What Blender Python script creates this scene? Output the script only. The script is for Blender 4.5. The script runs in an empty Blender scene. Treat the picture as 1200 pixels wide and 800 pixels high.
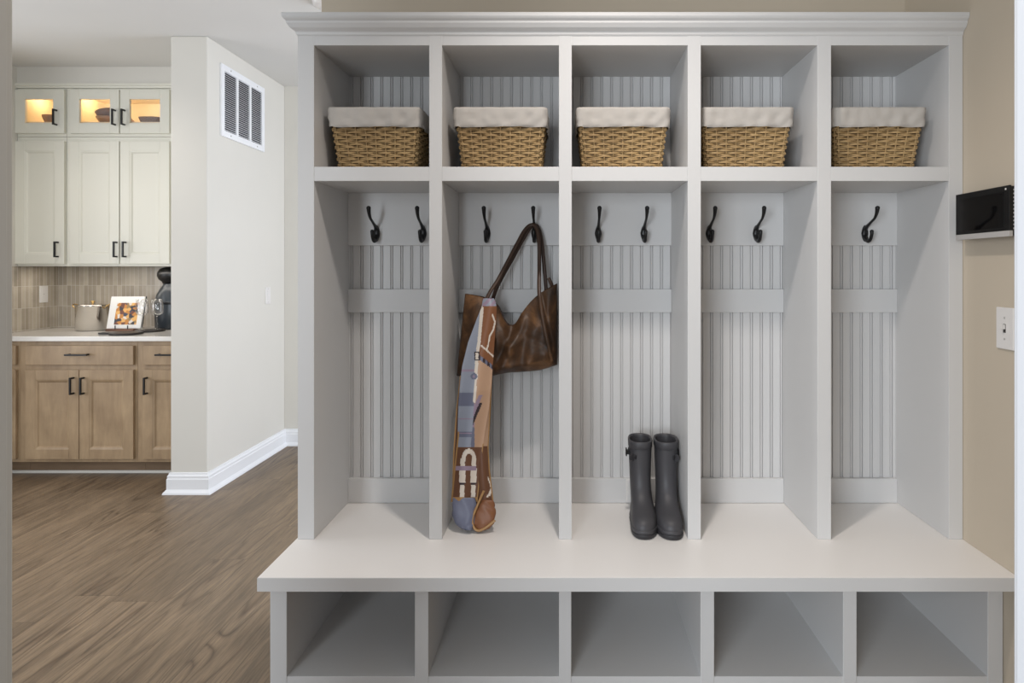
import bpy, bmesh, math, random
from mathutils import Vector, Matrix, noise
random.seed(7)
SC = bpy.context.scene
COL = SC.collection
PI = math.pi

# ------------------------------------------------------------------ camera numbers
F = 760.0            # focal length in pixels of the 1200 x 800 frame
CX, CY = 664.0, 316.0  # principal point (lens shift)
H = 1.305            # eye height

def at(px, py, Y):
    """a point of the photograph at distance Y -> world"""
    return Vector(((px - CX) / F * Y, Y, H - (py - CY) / F * Y))
def ax(px, Y): return (px - CX) / F * Y
def az(py, Y): return H - (py - CY) / F * Y

# ------------------------------------------------------------------ materials
def new_mat(name):
    m = bpy.data.materials.new(name); m.use_nodes = True
    nt = m.node_tree
    return m, nt, nt.nodes['Principled BSDF']
def lin(r, g, b):
    f = lambda c: c / 12.92 if c <= 0.04045 else ((c + 0.055) / 1.055) ** 2.4
    return (f(r / 255), f(g / 255), f(b / 255), 1)
def N(nt, t, **kw):
    n = nt.nodes.new(t)
    for k, v in kw.items():
        if k in n.inputs: n.inputs[k].default_value = v
        else: setattr(n, k, v)
    return n
def paint(name, rgb, rough=0.5, bump=0.03, scale=180, var=0.03, spec=0.4):
    m, nt, b = new_mat(name)
    c = lin(*rgb)
    tc = N(nt, 'ShaderNodeTexCoord')
    nz = N(nt, 'ShaderNodeTexNoise', Scale=scale, Detail=3.0)
    nt.links.new(tc.outputs['Object'], nz.inputs['Vector'])
    n2 = N(nt, 'ShaderNodeTexNoise', Scale=2.2, Detail=2.0)
    nt.links.new(tc.outputs['Object'], n2.inputs['Vector'])
    mx = N(nt, 'ShaderNodeMix', data_type='RGBA')
    mx.inputs[6].default_value = tuple(x * (1 - var) for x in c[:3]) + (1,)
    mx.inputs[7].default_value = tuple(min(1, x * (1 + var)) for x in c[:3]) + (1,)
    nt.links.new(n2.outputs['Fac'], mx.inputs[0])
    nt.links.new(mx.outputs[2], b.inputs['Base Color'])
    bp = N(nt, 'ShaderNodeBump', Strength=bump, Distance=0.002)
    nt.links.new(nz.outputs['Fac'], bp.inputs['Height'])
    nt.links.new(bp.outputs['Normal'], b.inputs['Normal'])
    b.inputs['Roughness'].default_value = rough
    b.inputs['Specular IOR Level'].default_value = spec
    return m
def metal(name, rgb, rough=0.3):
    m, nt, b = new_mat(name)
    b.inputs['Base Color'].default_value = lin(*rgb)
    b.inputs['Metallic'].default_value = 1
    b.inputs['Roughness'].default_value = rough
    return m
def thin_glass(name, tint=(1, 1, 1, 1), refl=0.06):
    m, nt, b = new_mat(name)
    nt.nodes.remove(b)
    out = nt.nodes['Material Output']
    tr = N(nt, 'ShaderNodeBsdfTransparent', Color=tint)
    gl = N(nt, 'ShaderNodeBsdfGlossy', Roughness=0.02)
    lw = N(nt, 'ShaderNodeLayerWeight', Blend=0.2)
    ma = N(nt, 'ShaderNodeMath', operation='MULTIPLY_ADD')
    ma.inputs[1].default_value = 0.5; ma.inputs[2].default_value = refl
    nt.links.new(lw.outputs['Facing'], ma.inputs[0])
    mx = N(nt, 'ShaderNodeMixShader')
    nt.links.new(ma.outputs[0], mx.inputs[0])
    nt.links.new(tr.outputs[0], mx.inputs[1]); nt.links.new(gl.outputs[0], mx.inputs[2])
    nt.links.new(mx.outputs[0], out.inputs['Surface'])
    return m
def wood(name, c1, c2, axis='Z', rough=0.45, stretch=18.0, scale=3.0):
    m, nt, b = new_mat(name)
    tc = N(nt, 'ShaderNodeTexCoord')
    mp = N(nt, 'ShaderNodeMapping')
    s = [stretch] * 3; s['XYZ'.index(axis)] = 1.6
    mp.inputs['Scale'].default_value = s
    nt.links.new(tc.outputs['Object'], mp.inputs['Vector'])
    nz = N(nt, 'ShaderNodeTexNoise', Scale=scale, Detail=6.0, Roughness=0.65, Distortion=0.4)
    nt.links.new(mp.outputs['Vector'], nz.inputs['Vector'])
    n2 = N(nt, 'ShaderNodeTexNoise', Scale=5.0, Detail=3.0)
    nt.links.new(tc.outputs['Object'], n2.inputs['Vector'])
    ad = N(nt, 'ShaderNodeMath', operation='ADD')
    nt.links.new(nz.outputs['Fac'], ad.inputs[0]); nt.links.new(n2.outputs['Fac'], ad.inputs[1])
    cr = N(nt, 'ShaderNodeMapRange'); cr.inputs[1].default_value = 0.7; cr.inputs[2].default_value = 1.3
    nt.links.new(ad.outputs[0], cr.inputs[0])
    mx = N(nt, 'ShaderNodeMix', data_type='RGBA')
    mx.inputs[6].default_value = lin(*c1); mx.inputs[7].default_value = lin(*c2)
    nt.links.new(cr.outputs[0], mx.inputs[0])
    nt.links.new(mx.outputs[2], b.inputs['Base Color'])
    b.inputs['Roughness'].default_value = rough
    return m
def tile_mat(name, along):
    """narrow stacked upright tiles; 'along' is the horizontal axis of the wall"""
    m, nt, b = new_mat(name)
    tc = N(nt, 'ShaderNodeTexCoord')
    sp = N(nt, 'ShaderNodeSeparateXYZ'); nt.links.new(tc.outputs['Object'], sp.inputs[0])
    cb = N(nt, 'ShaderNodeCombineXYZ')
    nt.links.new(sp.outputs[along], cb.inputs['X']); nt.links.new(sp.outputs['Z'], cb.inputs['Y'])
    br = N(nt, 'ShaderNodeTexBrick', Scale=1.0)
    br.offset = 0.0; br.squash = 1.0
    br.inputs['Brick Width'].default_value = 0.0305
    br.inputs['Row Height'].default_value = 0.149
    br.inputs['Mortar Size'].default_value = 0.0011
    br.inputs['Mortar Smooth'].default_value = 0.15
    br.inputs['Color1'].default_value = lin(156, 146, 131)
    br.inputs['Color2'].default_value = lin(183, 173, 158)
    br.inputs['Mortar'].default_value = lin(206, 200, 190)
    nt.links.new(cb.outputs[0], br.inputs['Vector'])
    nz = N(nt, 'ShaderNodeTexNoise', Scale=9.0, Detail=3.0)
    nt.links.new(tc.outputs['Object'], nz.inputs['Vector'])
    mx = N(nt, 'ShaderNodeMix', data_type='RGBA', blend_type='OVERLAY')
    mx.inputs[0].default_value = 0.25
    nt.links.new(br.outputs['Color'], mx.inputs[6]); nt.links.new(nz.outputs['Fac'], mx.inputs[7])
    hs = N(nt, 'ShaderNodeHueSaturation', Saturation=1.0)
    nt.links.new(mx.outputs[2], hs.inputs['Color'])
    nt.links.new(hs.outputs[0], b.inputs['Base Color'])
    bp = N(nt, 'ShaderNodeBump', Strength=0.5, Distance=0.002, invert=True)
    nt.links.new(br.outputs['Fac'], bp.inputs['Height']); nt.links.new(bp.outputs['Normal'], b.inputs['Normal'])
    b.inputs['Roughness'].default_value = 0.22
    return m
def floor_mat():
    m, nt, b = new_mat('oak_plank_floor')
    tc = N(nt, 'ShaderNodeTexCoord')
    sp = N(nt, 'ShaderNodeSeparateXYZ'); nt.links.new(tc.outputs['Object'], sp.inputs[0])
    cb = N(nt, 'ShaderNodeCombineXYZ')
    # every row of planks starts at its own random offset
    rw = N(nt, 'ShaderNodeMath', operation='DIVIDE'); rw.inputs[1].default_value = 0.178
    fl = N(nt, 'ShaderNodeMath', operation='FLOOR')
    wn = N(nt, 'ShaderNodeTexWhiteNoise', noise_dimensions='1D')
    nt.links.new(sp.outputs['X'], rw.inputs[0]); nt.links.new(rw.outputs[0], fl.inputs[0]); nt.links.new(fl.outputs[0], wn.inputs['W'])
    of = N(nt, 'ShaderNodeMath', operation='MULTIPLY_ADD'); of.inputs[1].default_value = 1.45
    nt.links.new(wn.outputs['Value'], of.inputs[0]); nt.links.new(sp.outputs['Y'], of.inputs[2])
    nt.links.new(of.outputs[0], cb.inputs['X']); nt.links.new(sp.outputs['X'], cb.inputs['Y'])
    def brick(c1, c2, mortar):
        br = N(nt, 'ShaderNodeTexBrick', Scale=1.0)
        br.offset = 0.0
        br.inputs['Brick Width'].default_value = 1.45
        br.inputs['Row Height'].default_value = 0.178
        br.inputs['Mortar Size'].default_value = 0.0009
        br.inputs['Mortar Smooth'].default_value = 0.0
        br.inputs['Color1'].default_value = c1; br.inputs['Color2'].default_value = c2
        br.inputs['Mortar'].default_value = mortar
        nt.links.new(cb.outputs[0], br.inputs['Vector'])
        return br
    rnd = brick((0, 0, 0, 1), (1, 1, 1, 1), (0.5, 0.5, 0.5, 1))
    # each plank shifts its own grain
    off = N(nt, 'ShaderNodeVectorMath', operation='MULTIPLY')
    off.inputs[1].default_value = (7.3, 31.0, 3.0)
    nt.links.new(rnd.outputs['Color'], off.inputs[0])
    add = N(nt, 'ShaderNodeVectorMath', operation='ADD')
    nt.links.new(tc.outputs['Object'], add.inputs[0]); nt.links.new(off.outputs[0], add.inputs[1])
    mp = N(nt, 'ShaderNodeMapping'); mp.inputs['Scale'].default_value = (15.0, 1.15, 1.0)
    nt.links.new(add.outputs[0], mp.inputs['Vector'])
    g1 = N(nt, 'ShaderNodeTexNoise', Scale=1.0, Detail=4.0, Roughness=0.55, Distortion=1.2)
    nt.links.new(mp.outputs[0], g1.inputs['Vector'])
    # cathedral figure: contour lines of a broad stretched noise
    mc = N(nt, 'ShaderNodeMapping'); mc.inputs['Scale'].default_value = (5.0, 0.42, 1.0)
    nt.links.new(add.outputs[0], mc.inputs['Vector'])
    g3 = N(nt, 'ShaderNodeTexNoise', Scale=1.0, Detail=2.5, Roughness=0.5, Distortion=0.7)
    nt.links.new(mc.outputs[0], g3.inputs['Vector'])
    mu = N(nt, 'ShaderNodeMath', operation='MULTIPLY'); mu.inputs[1].default_value = 34.0
    nt.links.new(g3.outputs['Fac'], mu.inputs[0])
    fr = N(nt, 'ShaderNodeMath', operation='PINGPONG'); fr.inputs[1].default_value = 1.0
    nt.links.new(mu.outputs[0], fr.inputs[0])
    pw = N(nt, 'ShaderNodeMath', operation='POWER'); pw.inputs[1].default_value = 3.5
    nt.links.new(fr.outputs[0], pw.inputs[0])
    mp2 = N(nt, 'ShaderNodeMapping'); mp2.inputs['Scale'].default_value = (190.0, 9.0, 1.0)
    nt.links.new(add.outputs[0], mp2.inputs['Vector'])
    g2 = N(nt, 'ShaderNodeTexNoise', Scale=1.0, Detail=3.0, Roughness=0.6)
    nt.links.new(mp2.outputs[0], g2.inputs['Vector'])
    r = N(nt, 'ShaderNodeMapRange'); r.inputs[1].default_value = 0.3; r.inputs[2].default_value = 0.7
    nt.links.new(g1.outputs['Fac'], r.inputs[0])
    cr = N(nt, 'ShaderNodeMix', data_type='RGBA')
    cr.inputs[6].default_value = lin(114, 97, 77); cr.inputs[7].default_value = lin(141, 121, 97)
    nt.links.new(r.outputs[0], cr.inputs[0])
    m0 = N(nt, 'ShaderNodeMix', data_type='RGBA')
    m0.inputs[7].default_value = lin(78, 61, 46)
    ms = N(nt, 'ShaderNodeMath', operation='MULTIPLY'); ms.inputs[1].default_value = 0.85
    # the figure fades in and out
    nf = N(nt, 'ShaderNodeTexNoise', Scale=0.9, Detail=2.0)
    nt.links.new(add.outputs[0], nf.inputs['Vector'])
    nr = N(nt, 'ShaderNodeMapRange'); nr.inputs[1].default_value = 0.4; nr.inputs[2].default_value = 0.62
    nr.inputs[3].default_value = 0.12; nr.inputs[4].default_value = 1.0
    nt.links.new(nf.outputs['Fac'], nr.inputs[0])
    ms2 = N(nt, 'ShaderNodeMath', operation='MULTIPLY')
    nt.links.new(pw.outputs[0], ms.inputs[0]); nt.links.new(ms.outputs[0], ms2.inputs[0]); nt.links.new(nr.outputs[0], ms2.inputs[1])
    nt.links.new(ms2.outputs[0], m0.inputs[0]); nt.links.new(cr.outputs[2], m0.inputs[6])
    m1 = N(nt, 'ShaderNodeMix', data_type='RGBA', blend_type='MULTIPLY')
    m1.inputs[0].default_value = 1.0
    r2 = N(nt, 'ShaderNodeMapRange'); r2.inputs[1].default_value = 0.3; r2.inputs[2].default_value = 0.62
    r2.inputs[3].default_value = 0.60; r2.inputs[4].default_value = 1.05
    nt.links.new(g2.outputs['Fac'], r2.inputs[0])
    nt.links.new(m0.outputs[2], m1.inputs[6]); nt.links.new(r2.outputs[0], m1.inputs[7])
    tint = brick((0.88, 0.87, 0.86, 1), (1.08, 1.07, 1.06, 1), (0.32, 0.3, 0.28, 1))
    m2 = N(nt, 'ShaderNodeMix', data_type='RGBA', blend_type='MULTIPLY')
    m2.inputs[0].default_value = 1.0
    nt.links.new(m1.outputs[2], m2.inputs[6]); nt.links.new(tint.outputs['Color'], m2.inputs[7])
    nt.links.new(m2.outputs[2], b.inputs['Base Color'])
    rr = N(nt, 'ShaderNodeMapRange'); rr.inputs[3].default_value = 0.36; rr.inputs[4].default_value = 0.52
    nt.links.new(g2.outputs['Fac'], rr.inputs[0]); nt.links.new(rr.outputs[0], b.inputs['Roughness'])
    bp = N(nt, 'ShaderNodeBump', Strength=0.12, Distance=0.002)
    nt.links.new(g2.outputs['Fac'], bp.inputs['Height']); nt.links.new(bp.outputs['Normal'], b.inputs['Normal'])
    return m
def leather(name):
    m, nt, b = new_mat(name)
    tc = N(nt, 'ShaderNodeTexCoord')
    nz = N(nt, 'ShaderNodeTexNoise', Scale=11.0, Detail=5.0, Roughness=0.6, Distortion=0.6)
    nt.links.new(tc.outputs['Object'], nz.inputs['Vector'])
    cr = N(nt, 'ShaderNodeValToRGB')
    cr.color_ramp.elements[0].position = 0.32; cr.color_ramp.elements[0].color = lin(44, 31, 21)
    cr.color_ramp.elements[1].position = 0.72; cr.color_ramp.elements[1].color = lin(124, 88, 56)
    e = cr.color_ramp.elements.new(0.52); e.color = lin(74, 51, 33)
    nt.links.new(nz.outputs['Fac'], cr.inputs[0]); nt.links.new(cr.outputs[0], b.inputs['Base Color'])
    vo = N(nt, 'ShaderNodeTexVoronoi', Scale=420.0)
    nt.links.new(tc.outputs['Object'], vo.inputs['Vector'])
    bp = N(nt, 'ShaderNodeBump', Strength=0.15, Distance=0.001)
    nt.links.new(vo.outputs['Distance'], bp.inputs['Height']); nt.links.new(bp.outputs['Normal'], b.inputs['Normal'])
    b.inputs['Roughness'].default_value = 0.45; b.inputs['Specular IOR Level'].default_value = 0.32
    return m
def photo_mat(name):
    m, nt, b = new_mat(name)
    tc = N(nt, 'ShaderNodeTexCoord')
    vo = N(nt, 'ShaderNodeTexVoronoi', Scale=44.0, Randomness=1.0)
    nt.links.new(tc.outputs['Object'], vo.inputs['Vector'])
    sp = N(nt, 'ShaderNodeSeparateColor'); nt.links.new(vo.outputs['Color'], sp.inputs[0])
    cr = N(nt, 'ShaderNodeValToRGB'); cr.color_ramp.interpolation = 'CONSTANT'
    cols = [(0.0, (44, 40, 48)), (0.2, (196, 128, 48)), (0.42, (226, 172, 92)), (0.58, (110, 60, 36)), (0.72, (222, 210, 196)), (0.84, (58, 62, 80)), (0.93, (150, 120, 70))]
    el = cr.color_ramp.elements
    el[0].position = 0; el[0].color = lin(*cols[0][1]); el[1].position = cols[1][0]; el[1].color = lin(*cols[1][1])
    for p, c in cols[2:]:
        e = el.new(p); e.color = lin(*c)
    nt.links.new(sp.outputs[0], cr.inputs[0]); nt.links.new(cr.outputs[0], b.inputs['Base Color'])
    b.inputs['Roughness'].default_value = 0.4
    return m

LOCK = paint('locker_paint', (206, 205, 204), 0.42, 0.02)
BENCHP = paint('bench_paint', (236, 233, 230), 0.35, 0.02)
WALLW = paint('offwhite_wall_paint', (209, 206, 198), 0.7, 0.06, 260)
WALLT = paint('taupe_wall_paint', (190, 178, 160), 0.7, 0.06, 260)
CEIL = paint('ceiling_paint', (214, 213, 210), 0.85, 0.05, 200)
TRIM = paint('white_trim_paint', (228, 229, 231), 0.35, 0.01)
CASING = paint('white_casing_paint', (208, 210, 214), 0.4, 0.01)
JAMB = paint('shaded_jamb_paint', (176, 173, 166), 0.5, 0.01)  # white jamb paint darkened, the left side's shade put into the colour
CAB = paint('cream_cabinet_paint', (219, 217, 205), 0.4, 0.01)
CABIN = paint('cabinet_interior_cream', (226, 214, 190), 0.5, 0.01)
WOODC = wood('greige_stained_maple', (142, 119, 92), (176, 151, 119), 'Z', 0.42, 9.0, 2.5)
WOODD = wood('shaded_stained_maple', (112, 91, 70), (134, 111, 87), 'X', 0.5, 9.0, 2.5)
QUARTZ = paint('white_quartz', (216, 212, 206), 0.12, 0.0, 60, 0.03, 0.5)
BLACK = paint('matt_black_metal', (20, 19, 20), 0.38, 0.03)
FLOOR = floor_mat()
TILEX = tile_mat('taupe_stacked_tile', 'X')
TILEY = tile_mat('taupe_stacked_tile_side', 'Y')
LEATHER = leather('brown_distressed_leather')
STRAPL = paint('dark_brown_strap_leather', (64, 45, 34), 0.42, 0.1, 300, 0.1)
RUBBER = paint('charcoal_rubber', (66, 65, 68), 0.48, 0.05, 300, 0.05)
RUBBERD = paint('dark_charcoal_rubber', (48, 47, 50), 0.5, 0.1, 300, 0.05)
WICK = wood('natural_wicker', (138, 110, 72), (194, 163, 115), 'X', 0.6, 30.0, 8.0)
WICKD = paint('dark_wicker_gap', (66, 49, 30), 0.8, 0.05)
LINEN = paint('oatmeal_linen', (186, 180, 173), 0.85, 0.25, 700, 0.03)
PLAST = paint('white_plastic', (218, 215, 212), 0.3, 0.0)
SLOT = paint('dark_slot', (60, 58, 56), 0.6, 0.0)
SCREEN = paint('black_glass_screen', (9, 9, 11), 0.06, 0.0, 100, 0.02, 0.6)
BEZEL = paint('black_tablet_plastic', (14, 14, 15), 0.3, 0.0)
SILVER = paint('silver_plastic', (176, 173, 170), 0.4, 0.0)
STEEL = metal('brushed_steel', (214, 210, 204), 0.17)
BRASS = metal('pale_brass', (196, 164, 110), 0.3)
DARKW = paint('dark_stained_board', (40, 34, 32), 0.45, 0.05)
STANDW = wood('walnut_stand_wood', (92, 62, 46), (124, 88, 66), 'X', 0.45)
PAPER = paint('white_page', (236, 234, 230), 0.6, 0.0)
PHOTO = photo_mat('food_photograph')
GLASS = thin_glass('cabinet_pane', refl=0.03)
WGLASS = thin_glass('wine_glass', refl=0.05)
VASE = paint('blue_grey_ceramic', (52, 57, 62), 0.3, 0.03, 40, 0.1)
VASEB = paint('black_ceramic', (18, 18, 19), 0.35, 0.02)
BOWLD = paint('dark_brown_stoneware', (92, 62, 42), 0.55, 0.1, 60, 0.1)
BOWLL = paint('tan_woodware', (140, 106, 74), 0.5, 0.1, 60, 0.1)
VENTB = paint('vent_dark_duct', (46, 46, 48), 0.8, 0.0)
# scarf colours
S_BLUE = paint('silk_blue_grey', (144, 150, 164), 0.4, 0.02)
S_BLUE2 = paint('silk_slate', (108, 112, 132), 0.4, 0.02)
S_BROWN = paint('silk_brown', (104, 70, 50), 0.4, 0.02)
S_RUST = paint('silk_rust', (128, 84, 56), 0.4, 0.02)
S_TAN = paint('silk_tan', (184, 150, 124), 0.4, 0.02)
S_GOLD = paint('silk_gold', (166, 128, 82), 0.4, 0.02)
S_WHITE = paint('silk_ivory', (216, 206, 194), 0.4, 0.02)
S_LAV = paint('silk_lavender', (150, 132, 150), 0.4, 0.02)
S_DARK = paint('silk_plum', (54, 44, 50), 0.4, 0.02)
SCARF = [S_BLUE, S_BLUE2, S_BROWN, S_RUST, S_TAN, S_GOLD, S_WHITE, S_LAV, S_DARK]

# ------------------------------------------------------------------ mesh helpers
WL = {}   # world location of every object made here
def link(o, parent=None):
    COL.objects.link(o)
    if parent is not None: o.parent = parent
def box(bm, x0, x1, y0, y1, z0, z1, mi=0):
    v = [bm.verts.new(p) for p in ((x0,y0,z0),(x1,y0,z0),(x1,y1,z0),(x0,y1,z0),(x0,y0,z1),(x1,y0,z1),(x1,y1,z1),(x0,y1,z1))]
    for f in ((0,3,2,1),(4,5,6,7),(0,1,5,4),(1,2,6,5),(2,3,7,6),(3,0,4,7)):
        fc = bm.faces.new([v[i] for i in f]); fc.material_index = mi
def loft(bm, rings, closed=True, cap0=True, cap1=True, mi=0):
    R = [[bm.verts.new(p) for p in r] for r in rings]
    n = len(R[0])
    for a, b in zip(R, R[1:]):
        for i in range(n if closed else n - 1):
            j = (i + 1) % n
            f = bm.faces.new((a[i], a[j], b[j], b[i])); f.material_index = mi
    if cap0: bm.faces.new(list(reversed(R[0]))).material_index = mi
    if cap1: bm.faces.new(R[-1]).material_index = mi
    return R
def tube(bm, pts, rad, n=10, ratio=1.0, up=None, mi=0):
    """sweep an ellipse along pts; rad number or list; ratio flattens along 'up'"""
    pts = [Vector(p) for p in pts]
    if not isinstance(rad, (list, tuple)): rad = [rad] * len(pts)
    rings = []; prev = None
    for i, p in enumerate(pts):
        t = (pts[min(i + 1, len(pts) - 1)] - pts[max(i - 1, 0)]).normalized()
        if prev is None:
            a = Vector(up) if up else (Vector((0, 1, 0)) if abs(t.y) < 0.9 else Vector((1, 0, 0)))
        else: a = prev
        s = t.cross(a); s.normalize()
        a = s.cross(t).normalized(); prev = a
        rings.append([p + s * (rad[i] * math.cos(2*PI*k/n)) + a * (rad[i] * ratio * math.sin(2*PI*k/n)) for k in range(n)])
    loft(bm, rings)
def lathe(bm, prof, c=(0,0,0), n=32, cap=True, mi=0):
    rings = [[(c[0] + r*math.cos(2*PI*k/n), c[1] + r*math.sin(2*PI*k/n), c[2] + z) for k in range(n)] for r, z in prof]
    loft(bm, rings, True, cap, cap, mi)
def smooth_path(pts, m=6):
    """Catmull-Rom through the points"""
    P = [Vector(p) for p in pts]; out = []
    for i in range(len(P) - 1):
        p0 = P[max(i-1,0)]; p1 = P[i]; p2 = P[i+1]; p3 = P[min(i+2,len(P)-1)]
        for k in range(m):
            t = k / m
            out.append(0.5*((2*p1)+(p2-p0)*t+(2*p0-5*p1+4*p2-p3)*t*t+(3*p1-p0-3*p2+p3)*t*t*t))
    out.append(P[-1]); return out
def obj(name, bm, mat, parent=None, bevel=0.0, smooth=False, seg=2, subsurf=0, base=None):
    bmesh.ops.recalc_face_normals(bm, faces=bm.faces)
    if parent is not None: W = WL[parent.name]
    elif base is not None: W = Vector(base)
    else:
        xs = [v.co for v in bm.verts]
        W = Vector(((min(c.x for c in xs)+max(c.x for c in xs))/2, (min(c.y for c in xs)+max(c.y for c in xs))/2, min(c.z for c in xs)))
    for v in bm.verts: v.co -= W
    me = bpy.data.meshes.new(name); bm.to_mesh(me); bm.free()
    for m in (mat if isinstance(mat, (list, tuple)) else [mat]): me.materials.append(m)
    if smooth:
        for p in me.polygons: p.use_smooth = True
    o = bpy.data.objects.new(name, me); link(o, parent)
    WL[o.name] = W
    if parent is None: o.location = W
    if subsurf:
        s = o.modifiers.new('sub', 'SUBSURF'); s.levels = subsurf; s.render_levels = subsurf
    if bevel:
        b = o.modifiers.new('bev', 'BEVEL'); b.width = bevel; b.segments = seg; b.limit_method = 'ANGLE'; b.angle_limit = math.radians(40)
    return o
def tag(o, label, cat, group=None):
    o['label'] = label; o['category'] = cat
    if group: o['group'] = group
    return o
def thing(name, label, cat, loc, group=None):
    o = bpy.data.objects.new(name, None); o.empty_display_size = 0.05
    COL.objects.link(o); o.location = loc; WL[o.name] = Vector(loc)
    return tag(o, label, cat, group)
def struct(name, bm, mat, bevel=0.0, parent=None):
    o = obj(name, bm, mat, parent, bevel=bevel)
    if parent is None: o['kind'] = 'structure'
    return o
def B(*boxes):
    bm = bmesh.new()
    for b in boxes: box(bm, *b)
    return bm
def dup(root, loc, label, group=None):
    r = root.copy(); COL.objects.link(r); r.location = loc; r['label'] = label
    if group: r['group'] = group
    WL[r.name] = Vector(loc)
    for ch in list(root.children):
        c = ch.copy(); COL.objects.link(c); c.parent = r
        for g in list(ch.children):
            d = g.copy(); COL.objects.link(d); d.parent = c
    return r

# ------------------------------------------------------------------ the setting
ZC = 2.67                 # ceiling
YF = 2.04                 # front plane of the lockers
YB = 2.373                # beadboard
XL, XR = -0.846, 1.247    # lockers' outer left side, right wall
ZS = 0.457                # seat top
YS, YBASE = 1.785, 1.85   # front of seat slab, front of its base
XP0, XP1 = -2.314, -2.10  # partition (with the return grille)
YP, YH = 3.79, 4.83
XK, YK = -3.70, 4.72      # kitchen corner

struct('floor', B((-5.0, 3.2, -1.6, 5.4, -0.06, 0.0)), FLOOR)
struct('ceiling', B((-5.0, 3.2, -0.2, 5.4, ZC, ZC + 0.08)), CEIL)
struct('wall_right', B((XR, XR + 0.12, 0.45, 2.52, 0, ZC)), WALLT)
struct('wall_back', B((-0.903, XR, 2.39, 2.52, 0, ZC)), WALLT)
struct('wall_partition', B((XP0, XP1, YP, YH, 0, ZC)), WALLW, bevel=0.006)
struct('wall_hall', B((XP0, 3.2, YH, YH + 0.12, 0, ZC)), WALLW)
struct('wall_kitchen', B((XK - 0.12, XP0, YK, YK + 0.12, 0, ZC)), WALLW)
struct('wall_left', B((XK - 0.12, XK, 3.6, YK, 0, ZC)), WALLW)
YU = 4.37                 # upper cabinets' face
struct('trim_1', B((XK, XP0, YU - 0.005, YK, az(98, YU), ZC)), WALLW)   # soffit over the cabinets

def baseboard(name, prof_pts, path):
    """profile (out, z) swept along a corner path given as (x, y, outward nx, ny)"""
    bm = bmesh.new()
    rings = [[(x + nx*o, y + ny*o, z) for o, z in prof_pts] for x, y, nx, ny in path]
    loft(bm, rings)
    return struct(name, bm, TRIM)
BP = [(0.0,0.0),(0.032,0.0),(0.030,0.010),(0.022,0.018),(0.018,0.024),(0.016,0.026),(0.016,0.085),(0.013,0.090),(0.013,0.103),(0.008,0.110),(0.006,0.120),(0.0,0.122)]
baseboard('baseboard_partition', BP, [(XP0, YP + 0.3, -1, 0), (XP0, YP, -1, -1), (XP1, YP, 1, -1), (XP1, YH, 1, -1), (-0.2, YH, 0, -1)])

# the doorway the picture is taken through (white casing at both picture edges)
XD0, XD1, YD = ax(9.5, 0.65), ax(1190.5, 0.65), 0.65
t = struct('door_1', B((XD1, XD1 + 0.022, 0.50, YD, 0, 2.1)), CASING, bevel=0.002)
struct('casing', B((XD1 + 0.008, XD1 + 0.085, YD, YD + 0.016, 0, 2.16), (XD1 + 0.006, XD1 + 0.085, 0.484, 0.50, 0, 2.16)), CASING, 0.003, t)
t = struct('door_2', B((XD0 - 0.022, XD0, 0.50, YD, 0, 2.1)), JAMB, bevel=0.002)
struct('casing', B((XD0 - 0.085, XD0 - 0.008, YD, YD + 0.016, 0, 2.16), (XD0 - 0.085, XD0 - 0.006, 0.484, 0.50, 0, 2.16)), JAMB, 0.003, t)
struct('wall_doorway_right', B((XD1 + 0.022, XR + 0.12, 0.50, YD, 0, ZC)), WALLT)
struct('wall_doorway_left', B((XD0 - 0.42, XD0 - 0.022, 0.50, YD, 0, ZC)), WALLT)

# ------------------------------------------------------------------ bench
bench = thing('storage_bench', 'long white built-in bench seat with five open cubbies beneath, under the lockers', 'bench', ((XL + XR)/2, 2.08, 0))
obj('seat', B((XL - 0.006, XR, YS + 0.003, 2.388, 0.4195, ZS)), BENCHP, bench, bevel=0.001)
obj('seat_edge_shaded', B((XL - 0.006, XR, YS, YS + 0.003, 0.4195, ZS - 0.0006)), LOCK, bench)  # thin strip in greyer paint, carrying the shade of the slab front
kb = YBASE / F
st = [(318, 336), (486, 502), (655, 669.5), (821, 837), (988, 1004), (1157.5, None)]
for i, (a, b) in enumerate(st):
    x0 = XL if i == 0 else (a - CX)*kb
    x1 = XR - 0.002 if b is None else (b - CX)*kb
    nm = 'divider' if 0 < i < 5 else 'side_panel'
    obj(nm, B((x0, x1, YBASE, 2.386, 0.0, 0.4195)), LOCK, bench, bevel=0.0015)
obj('bottom_shelf', B((XL + 0.01, XR - 0.01, YBASE + 0.002, 2.384, 0.118, 0.144)), LOCK, bench, bevel=0.001)
obj('toe_rail', B((XL + 0.01, XR - 0.01, YBASE + 0.012, YBASE + 0.03, 0.0, 0.118)), LOCK, bench, bevel=0.001)
obj('back_panel', B((XL + 0.01, XR - 0.01, 2.370, 2.385, 0.144, 0.419)), LOCK, bench)

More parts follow.
